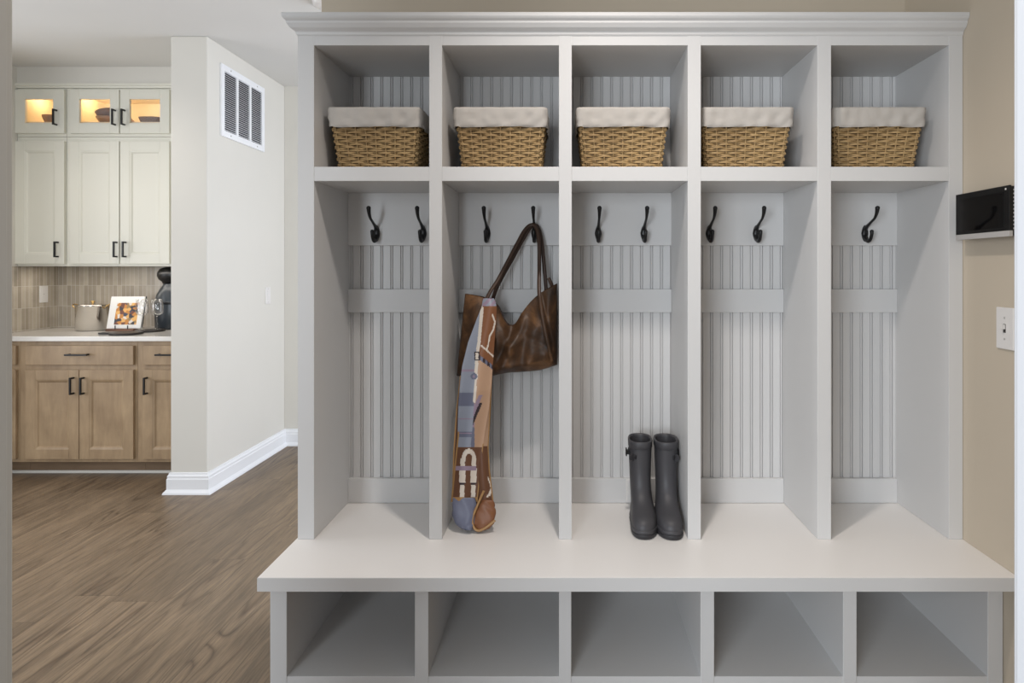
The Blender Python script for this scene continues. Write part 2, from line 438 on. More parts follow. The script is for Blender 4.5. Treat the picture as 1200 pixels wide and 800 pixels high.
# ------------------------------------------------------------------ lockers
lock = thing('mudroom_locker', 'tall light grey built-in locker with five open bays and beadboard back', 'locker', ((XL + XR)/2, 2.2, ZS))
kf = YF / F
stiles = [(349, 368), (503, 518), (655, 670), (806, 821.3), (958, 974), (1112, None)]
SX = []
for i, (a, b) in enumerate(stiles):
    x0 = XL if i == 0 else (a - CX)*kf
    x1 = XR - 0.001 if b is None else (b - CX)*kf
    SX.append((x0, x1))
    obj('divider' if 0 < i < 5 else 'side_panel', B((x0, x1, YF, 2.386, ZS + 0.0005, 2.048)), LOCK, lock, bevel=0.0008)
ZSH0, ZSH1 = az(212, YF), az(195.3, YF)
ZT = az(53, YF)
for i in range(5):
    obj('shelf', B((SX[i][1], SX[i+1][0], YF + 0.0006, 2.385, ZSH0, ZSH1)), LOCK, lock, bevel=0.001)
obj('top_panel', B((SX[0][0] + 0.002, XR - 0.002, YF + 0.0008, 2.386, ZT, 2.085)), LOCK, lock, bevel=0.001)
# crown moulding, mitred round the open left end
CP = [(0.0,2.040),(0.003,2.044),(0.0045,2.051),(0.0075,2.054),(0.012,2.0565),(0.018,2.061),(0.0225,2.068),(0.0255,2.0725),(0.0255,2.0785),(0.0285,2.081),(0.033,2.085),(0.036,2.090),(0.036,2.101),(0.0,2.101)]
bm = bmesh.new()
loft(bm, [[(x + nx*p, y + ny*p, z) for p, z in CP] for x, y, nx, ny in ((XL, 2.388, -1, 0), (XL, YF, -1, -1), (XR - 0.001, YF, 0, -1))])
box(bm, XL, XR - 0.001, YF, 2.386, 2.0855, 2.101)
obj('crown_molding', bm, LOCK, lock)
# beadboard: flat strips between pairs of fine grooves
bm = bmesh.new()
prof = []
pitch, ph = 0.03655, (681.6 - CX) * YB / F
n0 = math.floor((SX[0][1] - ph) / pitch)
x = SX[0][1] - 0.01; prof.append((x, 0.0))
k = n0
while True:
    c = ph + k * pitch; k += 1
    if c < SX[0][1]: continue
    if c > SX[5][0] - 0.004: break
    d = 0.006
    for dx, dy in ((-0.0056, 0), (-0.0048, d), (-0.0034, d), (-0.0022, 0.0008), (0, 0), (0.0022, 0.0008), (0.0034, d), (0.0048, d), (0.0056, 0)):
        prof.append((c + dx, dy))
prof.append((SX[5][0] + 0.01, 0.0))
ring = lambda z: [(x, YB + dy, z) for x, dy in prof] + [(prof[-1][0], 2.388, z), (prof[0][0], 2.388, z)]
loft(bm, [ring(ZS + 0.001), ring(2.05)])
obj('beadboard_back', bm, LOCK, lock)
for i in range(5):
    xa, xb = SX[i][1], SX[i+1][0]
    obj('hook_board', B((xa, xb, 2.357, 2.374, az(287.6, 2.357), ZSH0)), LOCK, lock, bevel=0.0015)
    obj('middle_rail', B((xa, xb, 2.357, 2.374, az(366, 2.357), az(338.7, 2.357))), LOCK, lock, bevel=0.0015)
    obj('bottom_rail', B((xa, xb, 2.357, 2.374, ZS + 0.001, az(560.6, 2.357))), LOCK, lock, bevel=0.0015)

# ------------------------------------------------------------------ coat hooks
YHB = 2.357
def make_hook(X, label):
    h = thing('coat_hook', label, 'hook', (X, YHB, 1.437), 'black coat hooks on the hook boards')
    # almond shaped mounting plate
    bm = bmesh.new(); n = 24; rings = []
    for s, y in ((1.0, 0.0), (1.0, 0.003), (0.8, 0.0075), (0.45, 0.010)):
        r = []
        for q in range(n):
            a = 2*PI*q/n
            zz = math.sin(a); w = 0.0125 * math.cos(a) * (1 - 0.25*abs(zz)) 
            r.append((X + w*s, YHB - y, 1.437 + 0.030*zz*s))
        rings.append(r)
    loft(bm, rings)
    obj('mounting_plate', bm, BLACK, h, smooth=True)
    def prong(name, pts, rad):
        bm = bmesh.new()
        path = smooth_path([(X, YHB - p, z) for p, z in pts], 6)
        m = len(path); rr = []
        for i in range(m):
            u = i/(m-1)*(len(rad)-1); a = int(min(u, len(rad)-2)); rr.append(rad[a] + (rad[a+1]-rad[a])*(u-a))
        tube(bm, path, rr, 10, 1.0, (1,0,0))
        c = path[-1]
        bmesh.ops.create_uvsphere(bm, u_segments=12, v_segments=8, radius=rad[-1]*1.02, matrix=Matrix.Translation(c))
        obj(name, bm, BLACK, h, smooth=True)
    prong('upper_prong', [(0.004,1.452),(0.018,1.461),(0.048,1.474),(0.076,1.486),(0.091,1.502),(0.097,1.520)], [0.0085,0.006,0.0046,0.0046,0.006,0.0078])
    prong('lower_prong', [(0.004,1.428),(0.014,1.414),(0.030,1.408),(0.046,1.415),(0.054,1.430),(0.055,1.441)], [0.009,0.008,0.007,0.006,0.006,0.0068])
    return h
k2 = YHB / F
bays = ['leftmost locker bay', 'locker bay of the brown bag', 'middle locker bay above the boots', 'fourth locker bay from the left', 'rightmost locker bay']
hx = [((441.5-CX)*k2, (496-CX)*k2), ((571-CX)*k2, (626.5-CX)*k2), ((701-CX)*k2, (754.5-CX)*k2), ((831-CX)*k2, (886-CX)*k2), (0.9135, (1013.3-CX)*k2)]
first = None
for i in range(5):
    for j, side in enumerate(('left', 'right')):
        lab = f'black double coat hook, {side} one in the {bays[i]}'
        if i == 1 and j == 1: lab = 'black double coat hook from which the brown leather bag hangs'
        if i == 4 and j == 0: lab = 'black coat hook almost hidden behind the rightmost divider'
        if first is None: first = make_hook(hx[i][j], lab)
        else: dup(first, (hx[i][j], YHB, 1.437), lab)

# ------------------------------------------------------------------ baskets
def make_basket(loc, label):
    W0, W1, D0, D1, HT = 0.250, 0.290, 0.165, 0.235, 0.192   # bottom / top width and depth, height
    b = thing('wicker_basket', label, 'basket', loc, 'lined wicker baskets on the top shelf')
    L = Vector(loc)
    def peri(z, off, n_w, n_d, sub):
        """points round the tapered rectangle at height z, per stake 'sub' samples; returns (pt, normal, s)"""
        f = z / HT
        w = (W0 + (W1-W0)*f)/2; d = (D0 + (D1-D0)*f)/2; r = 0.009
        segs = [((-w+r,-d),(w-r,-d),(0,-1),n_w), None, ((w,-d+r),(w,d-r),(1,0),n_d), None, ((w-r,d),(-w+r,d),(0,1),n_w), None, ((-w,d-r),(-w,-d+r),(-1,0),n_d), None]
        cor = [(w-r,-d+r,-PI/2), (w-r,d-r,0), (-w+r,d-r,PI/2), (-w+r,-d+r,PI)]
        out = []; s = 0; ci = 0
        for sg in segs:
            if sg:
                (xa,ya),(xb,yb),nn,ns = sg
                for q in range(ns*sub):
                    u = q/(ns*sub)
                    out.append((Vector((xa+(xb-xa)*u, ya+(yb-ya)*u, z)), Vector((nn[0],nn[1],0)), s + q/sub))
                s += ns
            else:
                cx, cy, a0 = cor[ci]; ci += 1
                for q in range(sub):
                    a = a0 + PI/2*q/sub
                    nn = Vector((math.cos(a), math.sin(a), 0))
                    out.append((Vector((cx,cy,z)) + nn*r, nn, s + q/sub))
                s += 1
        return out
    NW, ND, SUB = 8, 6, 6
    bm = bmesh.new()
    rows = 20; pitch = 0.0094
    for r in range(rows):
        zc = 0.006 + r * pitch
        for st_ in range(2):
            z = zc + (st_ - 0.5) * 0.0040
            ring = []
            rad = 0.0023
            for p, nn, s in peri(max(z, 0.0), 0, NW, ND, SUB):
                o = 0.0046 * math.cos(PI * (s + r))
                jz = 0.0007 * math.sin(3.1*s + 5*r + 2*st_)
                ring.append((p + nn * o + Vector((0, 0, jz)), nn))
            n = len(ring); m = 6
            V = [[bm.verts.new(L + p + nn*(rad*math.cos(2*PI*k/m)) + Vector((0,0,rad*math.sin(2*PI*k/m)))) for k in range(m)] for p, nn in ring]
            for i in range(n):
                j = (i+1) % n
                for k in range(m):
                    q = (k+1) % m
                    bm.faces.new((V[i][k], V[j][k], V[j][q], V[i][q]))
    # upright stakes
    lo = peri(0.0, 0, NW, ND, 1); hi = peri(HT - 0.004, 0, NW, ND, 1)
    for (p, nn, s), (q, _, _) in zip(lo, hi):
        tube(bm, [L + p, L + q], 0.0024, 6)
    obj('woven_body', bm, WICK, b, smooth=True)
    # dark inner shell seen through the gaps of the weave
    bm = bmesh.new()
    r0 = [L + p - nn*0.005 + Vector((0,0,0.001)) for p, nn, s in peri(0.0, 0, NW, ND, 2)]
    r1 = [L + p - nn*0.005 for p, nn, s in peri(HT - 0.006, 0, NW, ND, 2)]
    r2 = [L + p - nn*0.009 for p, nn, s in peri(HT - 0.006, 0, NW, ND, 2)]
    r3 = [L + p - nn*0.009 + Vector((0,0,0.006)) for p, nn, s in peri(0.0, 0, NW, ND, 2)]
    loft(bm, [r0, r1, r2, r3])
    obj('inner_shell', bm, WICKD, b)
    # linen liner folded over the rim
    bm = bmesh.new()
    zl = HT - 0.058
    steps = [(zl, 0.0105), (zl + 0.004, 0.0125), (zl + 0.010, 0.0125), (zl + 0.02, 0.011), (zl + 0.03, 0.0105), (zl + 0.042, 0.0095), (HT - 0.003, 0.009), (HT + 0.004, 0.006), (HT + 0.005, 0.0), (HT, -0.006), (HT - 0.03, -0.012), (HT - 0.08, -0.013), (0.012, -0.013)]
    rings = []
    for idx, (z, o) in enumerate(steps):
        ring = []
        for p, nn, s in peri(z, 0, NW, ND, 10):
            w = noise.noise(Vector((s*1.1, z*42, 3.0)))*0.0046 + noise.noise(Vector((s*0.5 + z*30, z*75 - s*0.8, 9.0)))*0.0042
            if idx in (7, 8): w *= 0.4
            dz = 0.0
            if idx < 3: dz = noise.noise(Vector((s*0.35, 1.7, 4.0)))*0.005
            ring.append(L + p + nn*(o + w*(1 if o > 0 else 0.4)) + Vector((0,0,dz)))
        rings.append(ring)
    loft(bm, rings, True, False, True)
    o = obj('linen_liner', bm, LINEN, b, smooth=True)
    return b
YBF = 2.085    # front rim of the baskets
bk = YBF / F
tops = [(379.6, 494.8), (528.4, 642.9), (673.2, 788.6), (819.8, 934.0), (976.0, 1090.6)]
blab = ['wicker basket with cream linen liner in the leftmost upper compartment',
        'wicker basket with cream linen liner above the brown bag bay',
        'wicker basket with cream linen liner in the middle upper compartment',
        'wicker basket with cream linen liner, second from the right wall',
        'wicker basket with cream linen liner nearest the right wall']
fb = None
for (a, c), lab in zip(tops, blab):
    xc = ((a + c)/2 - CX) * bk
    loc = (xc, YBF + 0.131, ZSH1 + 0.0045)
    if fb is None: fb = make_basket(loc, lab)
    else: dup(fb, loc, lab)

# ------------------------------------------------------------------ rubber boots
def lerp_tab(tab, z):
    for (a, *va), (b, *vb) in zip(tab, tab[1:]):
        if z <= b:
            u = (z - a)/(b - a); u = u*u*(3-2*u) if False else u
            return [p + (q-p)*u for p, q in zip(va, vb)]
    return list(tab[-1][1:])
def make_boot(X, Y0, rz, s, label):
    """toe towards -Y at Y0; s = outer side of the strap (+1 right, -1 left)"""
    b = thing('rubber_boot', label, 'boot', (X, Y0 + 0.125, ZS), 'pair of rubber boots on the bench')
    L = Vector((X, Y0, ZS))
    n = 36
    def outline(yf, yh, w, shape, z):
        """foot-to-shaft outline: yf toe end, yh heel end (both from the toe), half width w; shape 0 = ellipse, 1 = foot"""
        c = (yf + yh)/2; d = (yh - yf)/2
        r = []
        for q in range(n):
            a = 2*PI*q/n
            cy, sx = math.cos(a), math.sin(a)
            e = 0.82
            yy = math.copysign(abs(cy)**e, cy); xx = math.copysign(abs(sx)**e, sx)
            # ball of the foot wide, heel narrower
            wf = 1 + shape*(-0.16*yy - 0.10*(yy > 0)*yy)
            inn = shape*(-s)*0.006*math.sin((yy+1)*PI/2)*(1 if yy < 0.2 else 0.3)
            r.append(L + Vector((xx*w*(1 - 0.08*shape)*wf + inn, c + yy*d, z)))
        return r
    tab = [  # z, front, heel, half width, foot-shape
        (0.012, 0.004, 0.246, 0.0430, 1.0), (0.022, 0.000, 0.249, 0.0445, 1.0), (0.035, 0.000, 0.250, 0.0450, 1.0), (0.046, 0.005, 0.249, 0.0440, 1.0),
        (0.055, 0.017, 0.247, 0.0415, 0.95), (0.062, 0.032, 0.246, 0.0395, 0.9), (0.069, 0.051, 0.245, 0.0380, 0.8), (0.078, 0.072, 0.244, 0.0365, 0.6),
        (0.090, 0.092, 0.242, 0.0355, 0.4), (0.105, 0.108, 0.240, 0.0350, 0.2), (0.125, 0.119, 0.238, 0.0350, 0.1), (0.15, 0.125, 0.238, 0.0355, 0.0),
        (0.18, 0.127, 0.240, 0.0365, 0.0), (0.21, 0.126, 0.243, 0.0378, 0.0), (0.24, 0.124, 0.245, 0.0385, 0.0), (0.262, 0.123, 0.246, 0.0388, 0.0), (0.272, 0.123, 0.2465, 0.0388, 0.0)]
    bm = bmesh.new()
    rings = [outline(f, h, w, sh, z) for z, f, h, w, sh in tab]
    # turned over the rim and down inside
    rings += [outline(0.126, 0.2435, 0.0362, 0, 0.273), outline(0.1275, 0.242, 0.0345, 0, 0.268), outline(0.129, 0.241, 0.0335, 0, 0.22), outline(0.131, 0.236, 0.031, 0, 0.12)]
    loft(bm, rings)
    obj('upper', bm, RUBBER, b, smooth=True)
    bm = bmesh.new()
    loft(bm, [outline(f, h, w, 1.0, z) for z, f, h, w in ((0.0, 0.004, 0.247, 0.0425), (0.002, 0.000, 0.250, 0.0455), (0.013, -0.004, 0.253, 0.0475), (0.0165, -0.002, 0.251, 0.0462), (0.017, 0.002, 0.247, 0.044))])
    obj('sole', bm, RUBBERD, b, smooth=True)
    bm = bmesh.new()   # toe guard lip
    loft(bm, [outline(f, h, w, 1.0, z) for z, f, h, w in ((0.0165, 0.000, 0.249, 0.0450), (0.0175, -0.003, 0.2525, 0.0470), (0.0265, -0.003, 0.2525, 0.0470), (0.0285, -0.0005, 0.250, 0.0452))])
    obj('foxing_band', bm, RUBBER, b, smooth=True)
    bm = bmesh.new()   # thick top band
    loft(bm, [outline(f, h, w, 0, z) for z, f, h, w in ((0.248, 0.1235, 0.2455, 0.0388), (0.250, 0.121, 0.248, 0.0408), (0.270, 0.1205, 0.2485, 0.0412), (0.2745, 0.1225, 0.2465, 0.0398), (0.2735, 0.126, 0.243, 0.0365), (0.262, 0.128, 0.2415, 0.0350))], True, False, False)
    obj('rim_band', bm, RUBBER, b, smooth=True)
    # adjusting strap on the outer side with its buckle
    bm = bmesh.new()
    pts = []
    for q in range(9):
        a = -1.15 + 2.1*q/8
        pts.append(L + Vector((s*(0.0392)*math.cos(a), 0.184 + 0.062*math.sin(a), 0.222 + 0.012*q/8)))
    tube(bm, pts, 0.0085, 8, 0.3, (s,0,0))
    # the round stud plate at the strap's front end
    bmesh.ops.create_cone(bm, cap_ends=True, segments=20, radius1=0.0135, radius2=0.012, depth=0.005, matrix=Matrix.Translation(pts[1] + Vector((s*0.004, -0.002, -0.002))) @ Matrix.Rotation(s*0.95, 4, 'Z') @ Matrix.Rotation(PI/2, 4, 'Y'))
    stp = obj('strap', bm, RUBBERD, b, smooth=False)
    bm = bmesh.new()
    c = L + Vector((0.0402 if s > 0 else -0.0475, 0.172, 0.229))
    for dz in (-0.0105, 0.0105): tube(bm, [c + Vector((0,-0.010,dz)), c + Vector((0,0.010,dz))], 0.0022, 8)
    for dy in (-0.010, 0.0, 0.010): tube(bm, [c + Vector((0,dy,-0.0105)), c + Vector((0,dy,0.0105))], 0.0022, 8)
    box(bm, c.x - 0.008 if s > 0 else c.x - 0.001, c.x + 0.001 if s > 0 else c.x + 0.008, c.y - 0.007, c.y + 0.007, c.z - 0.007, c.z + 0.007)
    obj('buckle', bm, BLACK, stp)
    b.rotation_euler = (0, 0, rz)
    return b
kbt = 2.07 / F
make_boot((755.4 - CX)*kbt, 2.034, -0.035, -1, 'charcoal rubber boot standing farther from the divider, buckle on its left')
make_boot((787.7 - CX)*kbt, 2.029, -0.02, 1, 'charcoal rubber boot standing next to the divider, buckle on its right')

ot = thing('wall_outlet', 'white outlet plate low in the middle bay, half hidden by the left boot', 'outlet', ((745.5 - CX)*0.0031, 2.357, 0.461))
xo_ = (745.5 - CX)*0.0031
obj('plate', B((xo_ - 0.037, xo_ + 0.037, 2.351, 2.357, 0.462, 0.545)), PLAST, ot, bevel=0.003, seg=3)
for dx in (-0.016, 0.016): obj('socket', B((xo_ + dx - 0.012, xo_ + dx + 0.012, 2.3495, 2.352, 0.488, 0.520)), PLAST, ot, bevel=0.001)

# ------------------------------------------------------------------ leather bag
YBAG = 2.255
def poly_at(pts, u):
    """u in 0..1 along the index-parametrised polyline"""
    f = u*(len(pts)-1); i = min(int(f), len(pts)-2); t = f - i
    p0 = pts[max(i-1,0)]; p1 = pts[i]; p2 = pts[i+1]; p3 = pts[min(i+2,len(pts)-1)]
    return tuple(0.5*((2*p1[k])+(p2[k]-p0[k])*t+(2*p0[k]-5*p1[k]+4*p2[k]-p3[k])*t*t+(3*p1[k]-p0[k]-3*p2[k]+p3[k])*t*t*t) for k in (0,1))
TOP = [(545,344),(555,345.5),(565,347.5),(576,352),(585,360),(591,373.5),(597,380.5),(604,378.5),(612,366),(620,355.5),(629,346.5),(638,340),(647,335),(653,332)]
BOT = [(535.5,440),(543,442),(553,442.5),(564,442),(576,440.5),(588,437.5),(598,436),(608,435.5),(618,435),(627,434.3),(635,433),(642,431),(648,429),(653,427)]
FOLDS = [((632,346),(648,426),2.2,-0.006),((636,344),(652,424),1.6,0.006),((603,383),(580,432),5,0.010),((612,372),(588,434),6,-0.012),((622,358),(612,428),6,0.008),((643,345),(640,420),4,-0.006),
         ((585,366),(556,425),6,0.009),((575,358),(548,400),5,-0.008),((560,432),(620,424),4,-0.008),((592,384),(600,412),4,-0.008),((600,384),(640,405),5,0.006)]
def seg_d(p, a, b):
    ax_, ay_ = a; bx, by = b; dx, dy = bx-ax_, by-ay_
    t = max(0, min(1, ((p[0]-ax_)*dx + (p[1]-ay_)*dy)/(dx*dx+dy*dy)))
    return math.hypot(p[0]-ax_-dx*t, p[1]-ay_-dy*t)
bag = thing('leather_handbag', 'slouchy brown leather shoulder bag hanging from a hook', 'bag', at(595, 441, YBAG))
bm = bmesh.new()
NU, NV = 96, 60
def bag_pt(u, v, side):
    tx, ty = poly_at(TOP, u); bx, by = poly_at(BOT, u)
    px, py = tx + (bx-tx)*v, ty + (by-ty)*v
    eu = max(0.0, 1 - abs(2*u-1)**4)**0.5
    ev = min(1.0, 0.30 + 0.9*math.sin(min(v/0.72,1)*PI/2)) if v < 0.72 else max(0.0, 1 - ((v-0.72)/0.28)**2.6)**0.5 * 1.0
    th = 0.062 * eu * ev + 0.002
    d = 0.0
    for a, b, w, h in FOLDS: d += h*math.exp(-(seg_d((px,py), a, b)/w)**2)
    d += noise.noise(Vector((px*0.06, py*0.05, 2.0 if side < 0 else 7.0)))*0.010
    y = YBAG + side*th + (d*eu*min(1, ev*1.2) if side < 0 else 0)
    p = at(px, py, YBAG)
    return Vector((min(p.x, -0.031), y, p.z))
G = {}
for side in (-1, 1):
    for i in range(NU+1):
        for j in range(NV+1):
            G[side,i,j] = bm.verts.new(bag_pt(i/NU, j/NV, side))
for side in (-1, 1):
    for i in range(NU):
        for j in range(NV):
            q = (G[side,i,j], G[side,i+1,j], G[side,i+1,j+1], G[side,i,j+1])
            bm.faces.new(q if side < 0 else tuple(reversed(q)))
for j in range(NV):
    for i in (0, NU): bm.faces.new((G[-1,i,j], G[-1,i,j+1], G[1,i,j+1], G[1,i,j]))
for i in range(NU):
    bm.faces.new((G[-1,i,NV], G[-1,i+1,NV], G[1,i+1,NV], G[1,i,NV]))
# sunken mouth between the two top edges
mid = [bm.verts.new((G[-1,i,0].co + G[1,i,0].co)/2 - Vector((0,0,0.012 if 0 < i < NU else 0.0))) for i in range(NU+1)]
for i in range(NU):
    bm.faces.new((G[-1,i,0], G[-1,i+1,0], mid[i+1], mid[i])); bm.faces.new((mid[i], mid[i+1], G[1,i+1,0], G[1,i,0]))
obj('body', bm, LEATHER, bag, smooth=True)
def strap(name, pts, r=0.0068):
    bm = bmesh.new()
    tube(bm, smooth_path([at(x, y, Y) for x, y, Y in pts], 8), r, 10, 0.6, (0, 1, 0))
    return obj(name, bm, STRAPL, bag, smooth=True)
strap('front_strap', [(575.5,372,2.192),(570,352,2.205),(585,325,2.24),(602,293,2.275),(614,271,2.298),(622,263.5,2.305),(628,266,2.30),(631.5,282,2.285),(632,312,2.26),(632,345,2.205),(637,372,2.188)])
strap('rear_strap', [(576,356,2.29),(583,335,2.29),(601,302,2.305),(613,280,2.318),(622,266,2.324),(629.5,265,2.324),(634.5,281,2.315),(637.5,310,2.30),(640,340,2.285)])
for pts in ([(632.5,347,2.198),(636,372,2.184),(641,398,2.183),(647,424,2.196)], ):
    bm = bmesh.new()
    tube(bm, smooth_path([at(*p) for p in pts], 8), 0.006, 8, 0.4, (0,1,0)); obj('strap_seam', bm, LEATHER, bag, smooth=True)
bm = bmesh.new()
tube(bm, smooth_path([at(647.5,336,2.245), at(645,330,2.24), at(642.5,325.5,2.238)], 5), [0.006]*8 + [0.006]*2 + [0.004], 8, 0.4, (0,1,0))
obj('zip_tab', bm, STRAPL, bag, smooth=True)

# ------------------------------------------------------------------ silk scarf over the strap
MI = {m.name: i for i, m in enumerate(SCARF)}
BLU, BL2, BRN, RST, TAN, GLD, WHT, LAV, DRK = range(9)
def near(p, a, b, w): return seg_d(p, a, b) < w
def front_pattern(x, y, l, r):
    if y > 586.0 or (y > 505 and (x < l + 2.2)) or (y > 520 and x > r - 1.5): return GLD
    if y > 582.5: return GLD
    if y > 524:
        # brown block with ivory straps and buckles
        if 546 < y < 551.5 and x < 558: return LAV
        for c in (542, 555):
            if abs(x - c - (552-y)*0.02) < (2.6 if not 549 < y < 566 else 3.6) and y > 537:
                if 564 < y < 569: return DRK if abs(y-566.5) < 1.6 else WHT
                return WHT
        if math.hypot((x-549.5)/8.2, (y-537)/11.5) < 1 and y < 540 and math.hypot((x-549.5)/4.0, (y-539)/8) > 1: return WHT
        return BRN
    # ivory band running down the middle
    band = [(565,361),(561.5,400),(559,418),(557.5,445),(556,470)]
    if math.hypot(x-555.5, y-441) < 4: return BL2 if math.hypot(x-555.5, y-441) > 1.5 else LAV
    if abs(y - 417) < 5 and abs(x-559) < 3: return DRK if (abs(y-417) > 3.6 or abs(x-559) > 1.7) else WHT
    for a, b in zip(band, band[1:]):
        if near((x,y), a, b, 1.9 if y < 445 else 1.4): return WHT
    import bisect
    bx = 565 + (556-565)*(y-361)/(470-361)
    if x < bx:                                   # blue-grey field
        if 460 < y < 476: return BL2
        if abs(y - 434) < 0.8 or abs(y-490) < 0.7 or abs(y-508) < 0.7: return S_ID_LIGHT
        return BLU if y < 500 else BL2 if 505 < y < 512 else BLU
    if y < 359: return LAV if (x + y) % 9 > 4 else BLU
    # rust panel, ivory cord
    cord = [(577,369),(580,377),(578,386),(573.5,394),(572,404),(570,410),(564,405)]
    cord2 = [(570,410),(578.5,418)]
    for c in (cord, cord2):
        for a, b in zip(c, c[1:]):
            if near((x,y), a, b, 0.9): return WHT
    d = y - (416 + (x-562)*0.75)
    if d < 0: return RST if int(x*0.5) % 2 else RST
    if d < 5.5: return BL2 if int((x+1) / 2.6) % 2 else DRK
    # tan field with a plum and lavender band crossing lower down
    d2 = (x - 560) + (y - 470)*0.42 - 6
    if 462 < y < 506 and x > 554:
        e = (x - (575 - (y-440)*0.42))
        if -4.5 < e < 0: return LAV
        if 0 <= e < 3.5 and y > 472: return DRK
    if y > 466 and x < 556: return BL2 if y > 500 else LAV if x > 553 else BLU
    return TAN
S_ID_LIGHT = LAV
def sheet(bm, rows, yfun, pattern, nu=26, step=1.6):
    """rows: (py, left px, right px) down the sheet"""
    py = rows[0][0]; ys = []
    while py < rows[-1][0]: ys.append(py); py += step
    ys.append(rows[-1][0])
    V = []; info = []
    for y in ys:
        for (a, la, ra), (b, lb, rb) in zip(rows, rows[1:]):
            if y <= b + 1e-6:
                u = (y-a)/(b-a); l = la+(lb-la)*u; r = ra+(rb-ra)*u; break
        row = []; inf = []
        for i in range(nu+1):
            u = i/nu; x = l+(r-l)*u
            row.append(bm.verts.new(at(x, y, yfun(u, y)))); inf.append((x, y, l, r))
        V.append(row); info.append(inf)
    for j in range(len(ys)-1):
        for i in range(nu):
            f = bm.faces.new((V[j][i], V[j][i+1], V[j+1][i+1], V[j+1][i]))
            x = (info[j][i][0]+info[j+1][i+1][0])/2; y = (ys[j]+ys[j+1])/2
            f.material_index = pattern(x, y, (info[j][i][2]+info[j+1][i][2])/2, (info[j][i][3]+info[j+1][i][3])/2)
            f.smooth = True
bm = bmesh.new()
def yfront(u, y):
    t = (y-350)/237
    base = 2.186 - 0.062*min(1, t*2.2) - 0.018*max(0, t - 0.45)
    if y < 360: base += (360-y)*0.0006
    return base - 0.010*math.sin(u*PI) + 0.007*math.sin(u*7 + t*2.5) * min(1, t*3)
sheet(bm, [(349.5,566.5,578.5),(353,565.5,580.5),(360,564.5,582),(373,559,581.5),(401,548.5,579.5),(429,541.5,577.5),(450,539,576),(476,537,573.5),(510,536.2,568),(534,533.6,565),(560,531,562.5),(588,528.5,559.5)], yfront, front_pattern, nu=48, step=1.3)
# the lower, rear fold: rust and gold, seen at the right of the front one
def yrear(u, y):
    t = (y-425)/198
    return 2.152 - 0.036*t + 0.010*math.sin(u*6 + 1.0) + 0.006*math.sin(y*0.03)
def rear_pattern(x, y, l, r):
    if x > r - 1.6 or x < l + 1.4: return GLD
    if y < 522: return TAN
    for a, b in (((572,560),(576,572)),((576,572),(571,582)),((578,566),(574,580)),((573,545),(574,556))):
        if near((x,y), a, b, 0.8): return WHT
    if 588 < y < 594 and x > 565: return LAV
    return BRN if y < 586 else RST
sheet(bm, [(425,556,577),(450,554,576.5),(480,552,575),(523,550,572.5),(550,550,574),(575,551,577),(598,552,579.5),(612,553,579.5)], yrear, rear_pattern, nu=34, step=1.5)
# left rear fold: narrow brown strip
sheet(bm, [(440,539,544),(480,534.5,540),(530,531,537),(570,530,536)], lambda u, y: 2.150 - 0.0002*(y-440) + 0.004*u, lambda x, y, l, r: GLD if x < l + 1.2 else BRN, nu=8, step=3)
o = None
# hanging slate pouch at the bottom and the gold-edged roll beside it
def roll(bm, rows, depth, pat, n=28):
    """rows: (py, left px, right px, Yc): closed folded tube"""
    rings = []; rows2 = []
    for a, b in zip(rows, rows[1:]):
        for k in range(5): rows2.append(tuple(p + (q-p)*k/5 for p, q in zip(a, b)))
    rows2.append(rows[-1])
    for py, l, r, Yc in rows2:
        c = (l+r)/2; w = (r-l)/2; ring = []
        for q in range(n):
            a = 2*PI*q/n
            rr = 1 + 0.05*math.sin(3*a + py*0.11) + 0.07*math.sin(5*a - py*0.16 + l)
            ring.append(at(c + w*math.cos(a)*rr, py, Yc + depth*math.sin(a)*rr))
        rings.append(ring)
    f0 = len(bm.faces)
    loft(bm, rings)
    bm.faces.ensure_lookup_table()
    for f in bm.faces[f0:]: f.material_index = pat(f.calc_center_median()); f.smooth = True
roll(bm, [(583,531,556,2.116),(592,529.8,557,2.108),(603,530,557,2.100),(612,533,556,2.095),(618.5,540,555,2.092),(621.0,546,553,2.091)], 0.015, lambda c: BL2)
roll(bm, [(586,564,578,2.116),(596,558,580,2.110),(606,555,580.5,2.102),(613,554,579,2.097),(619,556,574,2.095),(621.2,559,568,2.095)], 0.011, lambda c: RST)
# gold hem of the roll
hem = smooth_path([at(567,575,2.100), at(559.5,592,2.097), at(553.5,608,2.090), at(555.5,618,2.085), at(561,621.5,2.083), at(570,617.5,2.084), at(580,609.5,2.088)], 8)
f0 = len(bm.faces); tube(bm, hem, 0.0035, 6); bm.faces.ensure_lookup_table()
for f in bm.faces[f0:]: f.material_index = GLD
o = obj('silk_scarf', bm, SCARF)
sd = o.modifiers.new('thick', 'SOLIDIFY'); sd.thickness = 0.0012; sd.offset = 0
tag(o, 'long patterned silk scarf in blue grey, rust and gold draped over the brown bag', 'scarf')

# ------------------------------------------------------------------ right wall: tablet and switch
XT = 1.203
tabl = thing('wall_tablet', 'black wall-mounted control tablet with silver bottom bar on the right wall', 'control panel', (XR, 1.88, 1.40))
Ya, Yb = 1.762, 2.005     # near and far ends
za, zb = az(281.5, 2.005), az(228.5, 2.005)
obj('housing', B((XT + 0.004, XR - 0.006, Ya + 0.002, Yb - 0.002, za + 0.002, zb - 0.002)), BEZEL, tabl, bevel=0.003)
obj('bezel', B((XT, XT + 0.006, Ya, Yb, za + 0.016, zb)), BEZEL, tabl, bevel=0.001)
obj('screen', B((XT - 0.0006, XT + 0.002, Ya + 0.022, Yb - 0.022, za + 0.026, zb - 0.017)), SCREEN, tabl)
o = obj('speaker_bar', B((XT - 0.0005, XT + 0.010, Ya, Yb, za, za + 0.016)), SILVER, tabl, bevel=0.001); o['label'] = 'silver bar along the lower edge'
